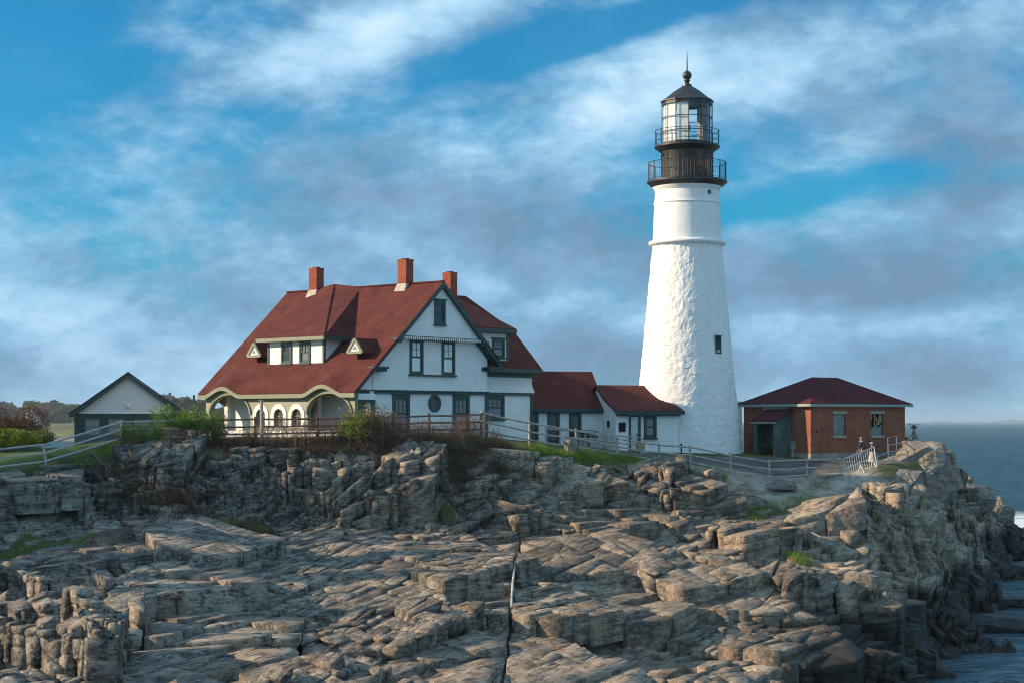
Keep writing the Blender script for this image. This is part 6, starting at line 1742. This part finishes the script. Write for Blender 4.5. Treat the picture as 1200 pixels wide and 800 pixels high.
def tree_proto(kind, seed):
    rg = np.random.default_rng(seed)
    root = empty('pine_tree' if kind == 0 else 'leafy_tree'); mat = (M['conifer'], M['rust_leaf'], M['leaf_far'])[kind]
    H = 1.0
    m = MB(); m.tube([(0, 0, -.1), (.01, 0, .35), (0, .01, .85)], [.03, .022, .008], 6)
    for k in range(5):
        a = rg.uniform(0, 6.28); z = rg.uniform(.25, .6); m.tube([(0, 0, z), (math.cos(a) * .14, math.sin(a) * .14, z + .12)], [.012, .004], 5)
    m.build('trunk', M['bark'], root)
    C_ = []
    if kind == 0:
        for z in np.linspace(.18, .98, 13):
            r = (1.03 - z) * .30 * rg.uniform(.75, 1.15); q = int(60 + 200 * (1 - z)); a = rg.uniform(0, 6.28, q); rr = r * rg.uniform(.2, 1, q) ** .6
            C_.append(np.stack([np.cos(a) * rr, np.sin(a) * rr, z - rr * .25 + rg.normal(0, .012, q)], -1))
    else:
        for _q in range(12):
            c = np.array([rg.uniform(-.27, .27), rg.uniform(-.27, .27), rg.uniform(.42, .86)]); r = rg.uniform(.12, .2)
            q = rg.normal(0, 1, (170, 3)); q /= np.linalg.norm(q, axis=1, keepdims=True); C_.append(c + q * r * rg.uniform(.5, 1.05, (170, 1)) * np.array([1, 1, .8]))
    C_ = np.concatenate(C_); V3, F3 = leaves(C_, .045, rg, .75); mesh_np('crown', V3, F3, mat, root); return root
M['conifer'] = leaf_mat('conifer_needles', (.018, .04, .018), (.035, .065, .025), None, .1)
M['leaf_far'] = leaf_mat('spring_leaves', (.06, .095, .015), (.13, .16, .025), (.20, .18, .035))
protos = [tree_proto(0, 400), tree_proto(1, 401), tree_proto(2, 402), tree_proto(1, 403), tree_proto(2, 404)]
tl = {0: ('dark green conifer in the far wood across the inlet', 'dark conifers across the inlet'), 1: ('rust brown tree in the far wood across the inlet', 'rust brown trees across the inlet'), 2: ('yellow green spring tree in the far wood across the inlet', 'spring green trees across the inlet')}
kinds = [0, 1, 2, 1, 2]; used = set(); rr = random.Random(5)
for i in range(170):
    if i >= 150: px = -10 + (i - 150) * 5 + rr.uniform(-3, 3); Y = rr.uniform(1650, 1750); top = 474 + rr.uniform(-4, 4)
    elif i < 64: px = -40 + i * 2.55 + rr.uniform(-2, 2); Y = rr.uniform(1600, 1900); top = 476 + 5 * math.sin(px * .09) + rr.uniform(-4, 4) - (4 if px < 25 else 0)
    elif i < 100: px = -30 + (i - 64) * 4.5 + rr.uniform(-3, 3); Y = rr.uniform(1400, 1560); top = rr.uniform(484, 491)
    else: px = 168 + (i - 100) * 2.7 + rr.uniform(-3, 3); Y = rr.uniform(1150, 1500); top = rr.uniform(460, 478) if i % 3 else rr.uniform(478, 490)
    if 26 < px < 52 and top > 479: continue
    if px > 305: continue
    k = rr.choice([0, 1, 1, 2, 3, 4]) if i % 4 else 0
    x = (px - 600) / FPX * Y; z0 = float(far_h(np.array([x]), np.array([Y]))[0]); H = CAMZ + (493 - top) * Y / FPX - z0
    if H < 4: H = 4
    o = protos[k] if k not in used else copy_tree(protos[k]); used.add(k)
    wd_ = rr.uniform(.95, 1.5) * max(H, 9) if kinds[k] else rr.uniform(.8, 1.0) * H
    o.location = (x, Y, z0); o.scale = (wd_, wd_, H); o.rotation_euler = (0, 0, rr.uniform(0, 6.28))
    tag(o, tl[kinds[k]][0], 'tree', tl[kinds[k]][1])
# unseen spruce wood, added left of the picture to shade the upper ledges
rgw = np.random.default_rng(17); Cw = []; Tr = MB()
for q in range(26):
    x = -35 - rgw.uniform(0, 16); y = rgw.uniform(64, 87.5); H = rgw.uniform(12, 17) + (-x - 35) * .25; z0 = terrain_z(x, y) if x / y > -.43 else ground_h(x, y)
    Tr.tube([(x, y, z0 - .5), (x, y, z0 + H * .5), (x, y, z0 + H * .95)], [.25, .16, .04], 6)
    for zz in np.linspace(.10, .98, 20):
        r = (1.04 - zz) * H * .24 * rgw.uniform(.75, 1.1); m_ = int(30 + 130 * (1 - zz)); a = rgw.uniform(0, 6.28, m_); rr_ = r * rgw.uniform(.15, 1, m_) ** .6
        Cw.append(np.stack([x + np.cos(a) * rr_, y + np.sin(a) * rr_, z0 + zz * H - rr_ * .25 + rgw.normal(0, .12, m_)], -1))
V3, F3 = leaves(np.concatenate(Cw), .26, rgw, .5); o = mesh_np('unseen_shade_spruces', V3, F3, M['conifer']); tag(o, 'unseen spruce wood added beyond the left edge of the picture to shade the ledges', 'wood', kind='stuff')
o2 = Tr.build('trunks', M['bark'], o); tag(o2, kind='stuff')
# the far house among the trees
x, Y = (40 - 600) / FPX * 1380, 1380; z0 = float(far_h(np.array([x]), np.array([Y]))[0])
fh = empty('far_house', (x, Y, z0), R(20)); tag(fh, 'pale house with grey roof and brick chimney among the trees across the inlet', 'house')
hz = CAMZ + (493 - 483) * 1380 / FPX - z0
m = MB(); m.box(-5.5, 5, 0, 8, -3, hz); m.build('wall', M['shed_siding'], fh)
m = MB(); m.slab([(-6, -.6, hz), (5.5, -.6, hz), (4.5, 4, hz + 3.6), (-5, 4, hz + 3.6)], (0, 0, .2)); m.slab([(-6, 8.6, hz), (5.5, 8.6, hz), (4.5, 4.01, hz + 3.6), (-5, 4.01, hz + 3.6)], (0, 0, .2)); rf = m.build('roof', M['roof_grey'], fh)
m = MB(); m.box(.5, 1.6, 3.5, 4.6, hz + 2, hz + 5.6); m.build('chimney', M['chimney_brick'], rf)
m = MB(); m.prism([(-3.4, hz - 1), (0.2, hz - 1), (-1.6, hz + 2.6)], [], FX, -1.0, 2.5); m.build('front_gable', M['shed_siding'], fh)
for a in (-4, -1.8, 1.5, 3.4): m = MB(); m.box(a, a + 1.0, -.08 if a != -1.8 else -1.08, .02, hz - 2.3, hz - .8); m.build('window', M['glass'], fh)
# shore rocks of the inlet
for i, (px, Y, w_, h) in enumerate(((62, 1200, 22, 3.6), (72, 1160, 26, 3.0), (84, 1130, 20, 3.8), (52, 1250, 18, 3.2), (44, 1220, 16, 2.2))):
    o = boulder('shore_rock', ('long pale rock on the inlet shore beyond the mesh fence', 'broad pale rock nearest the water across the inlet', 'pale rock beside the left wall of the grey shed, across the inlet', 'small pale rock on the inlet shore right of the green bush', 'lowest rock on the inlet shore next to the green bush')[i],
                ((px - 600) / FPX * Y, Y, .4), (w_, 8, h), .1 * i, 200 + i, cuts=8)
# distant islands
def island_mat():
    n = NT('island_woods'); v = n.coord(); n.col(n.ramp(n.noise(v, .02, 4), [(.3, (.05, .06, .04)), (.7, (.12, .10, .07))])); return n.fin(.9)
M['island'] = island_mat()
for (px, Y, wpx, top) in [(a, b * 1.9, c, d) for a, b, c, d in ((1105, 7200, 46, 490.6), (1142, 7800, 34, 490.2), (1185, 6800, 56, 489.4), (930, 9000, 60, 490.8), (1230, 7000, 40, 490.0))]:
    W2 = wpx / FPX * Y / 2; H = CAMZ + (493 - top - 1.5) * Y / FPX; xc = (px - 600) / FPX * Y
    na, nr = 64, 10; V_, F_ = [], []
    for r in range(nr + 1):
        for a in range(na):
            t = 2 * PI * a / na; q = r / nr
            hh = H * (1 - q ** 2.2) * (.72 + .28 * noise_at(Vector((math.cos(t) * 2 * q + px, math.sin(t) * 2, q * 3))) ) + (0 if q < 1 else -3)
            V_.append((xc + math.cos(t) * W2 * q * (1 + .15 * math.sin(3 * t + px)), Y + math.sin(t) * 260 * q, hh))
    for r in range(nr):
        for a in range(na):
            F_.append((r * na + a, r * na + (a + 1) % na, (r + 1) * na + (a + 1) % na, (r + 1) * na + a))
    o = mesh_np('distant_island', V_, F_, M['island'], smooth=True); tag(o, kind='structure')

# ------------------------------------------------------------------ the air
if HAZE > 0:
    hm = bpy.data.materials.new('haze_air'); hm.use_nodes = True; t_ = hm.node_tree; t_.nodes.clear()
    ou = t_.nodes.new('ShaderNodeOutputMaterial'); vp = t_.nodes.new('ShaderNodeVolumePrincipled')
    vp.inputs['Color'].default_value = (.62, .80, 1.0, 1); vp.inputs['Density'].default_value = HAZE; vp.inputs['Anisotropy'].default_value = .1
    t_.links.new(vp.outputs[0], ou.inputs['Volume'])
    hb_ = MB().box(-26500, 26500, -400, 26500, -22, 72).build('haze', hm); tag(hb_, 'thin pale sea haze over the water', 'haze', kind='stuff')
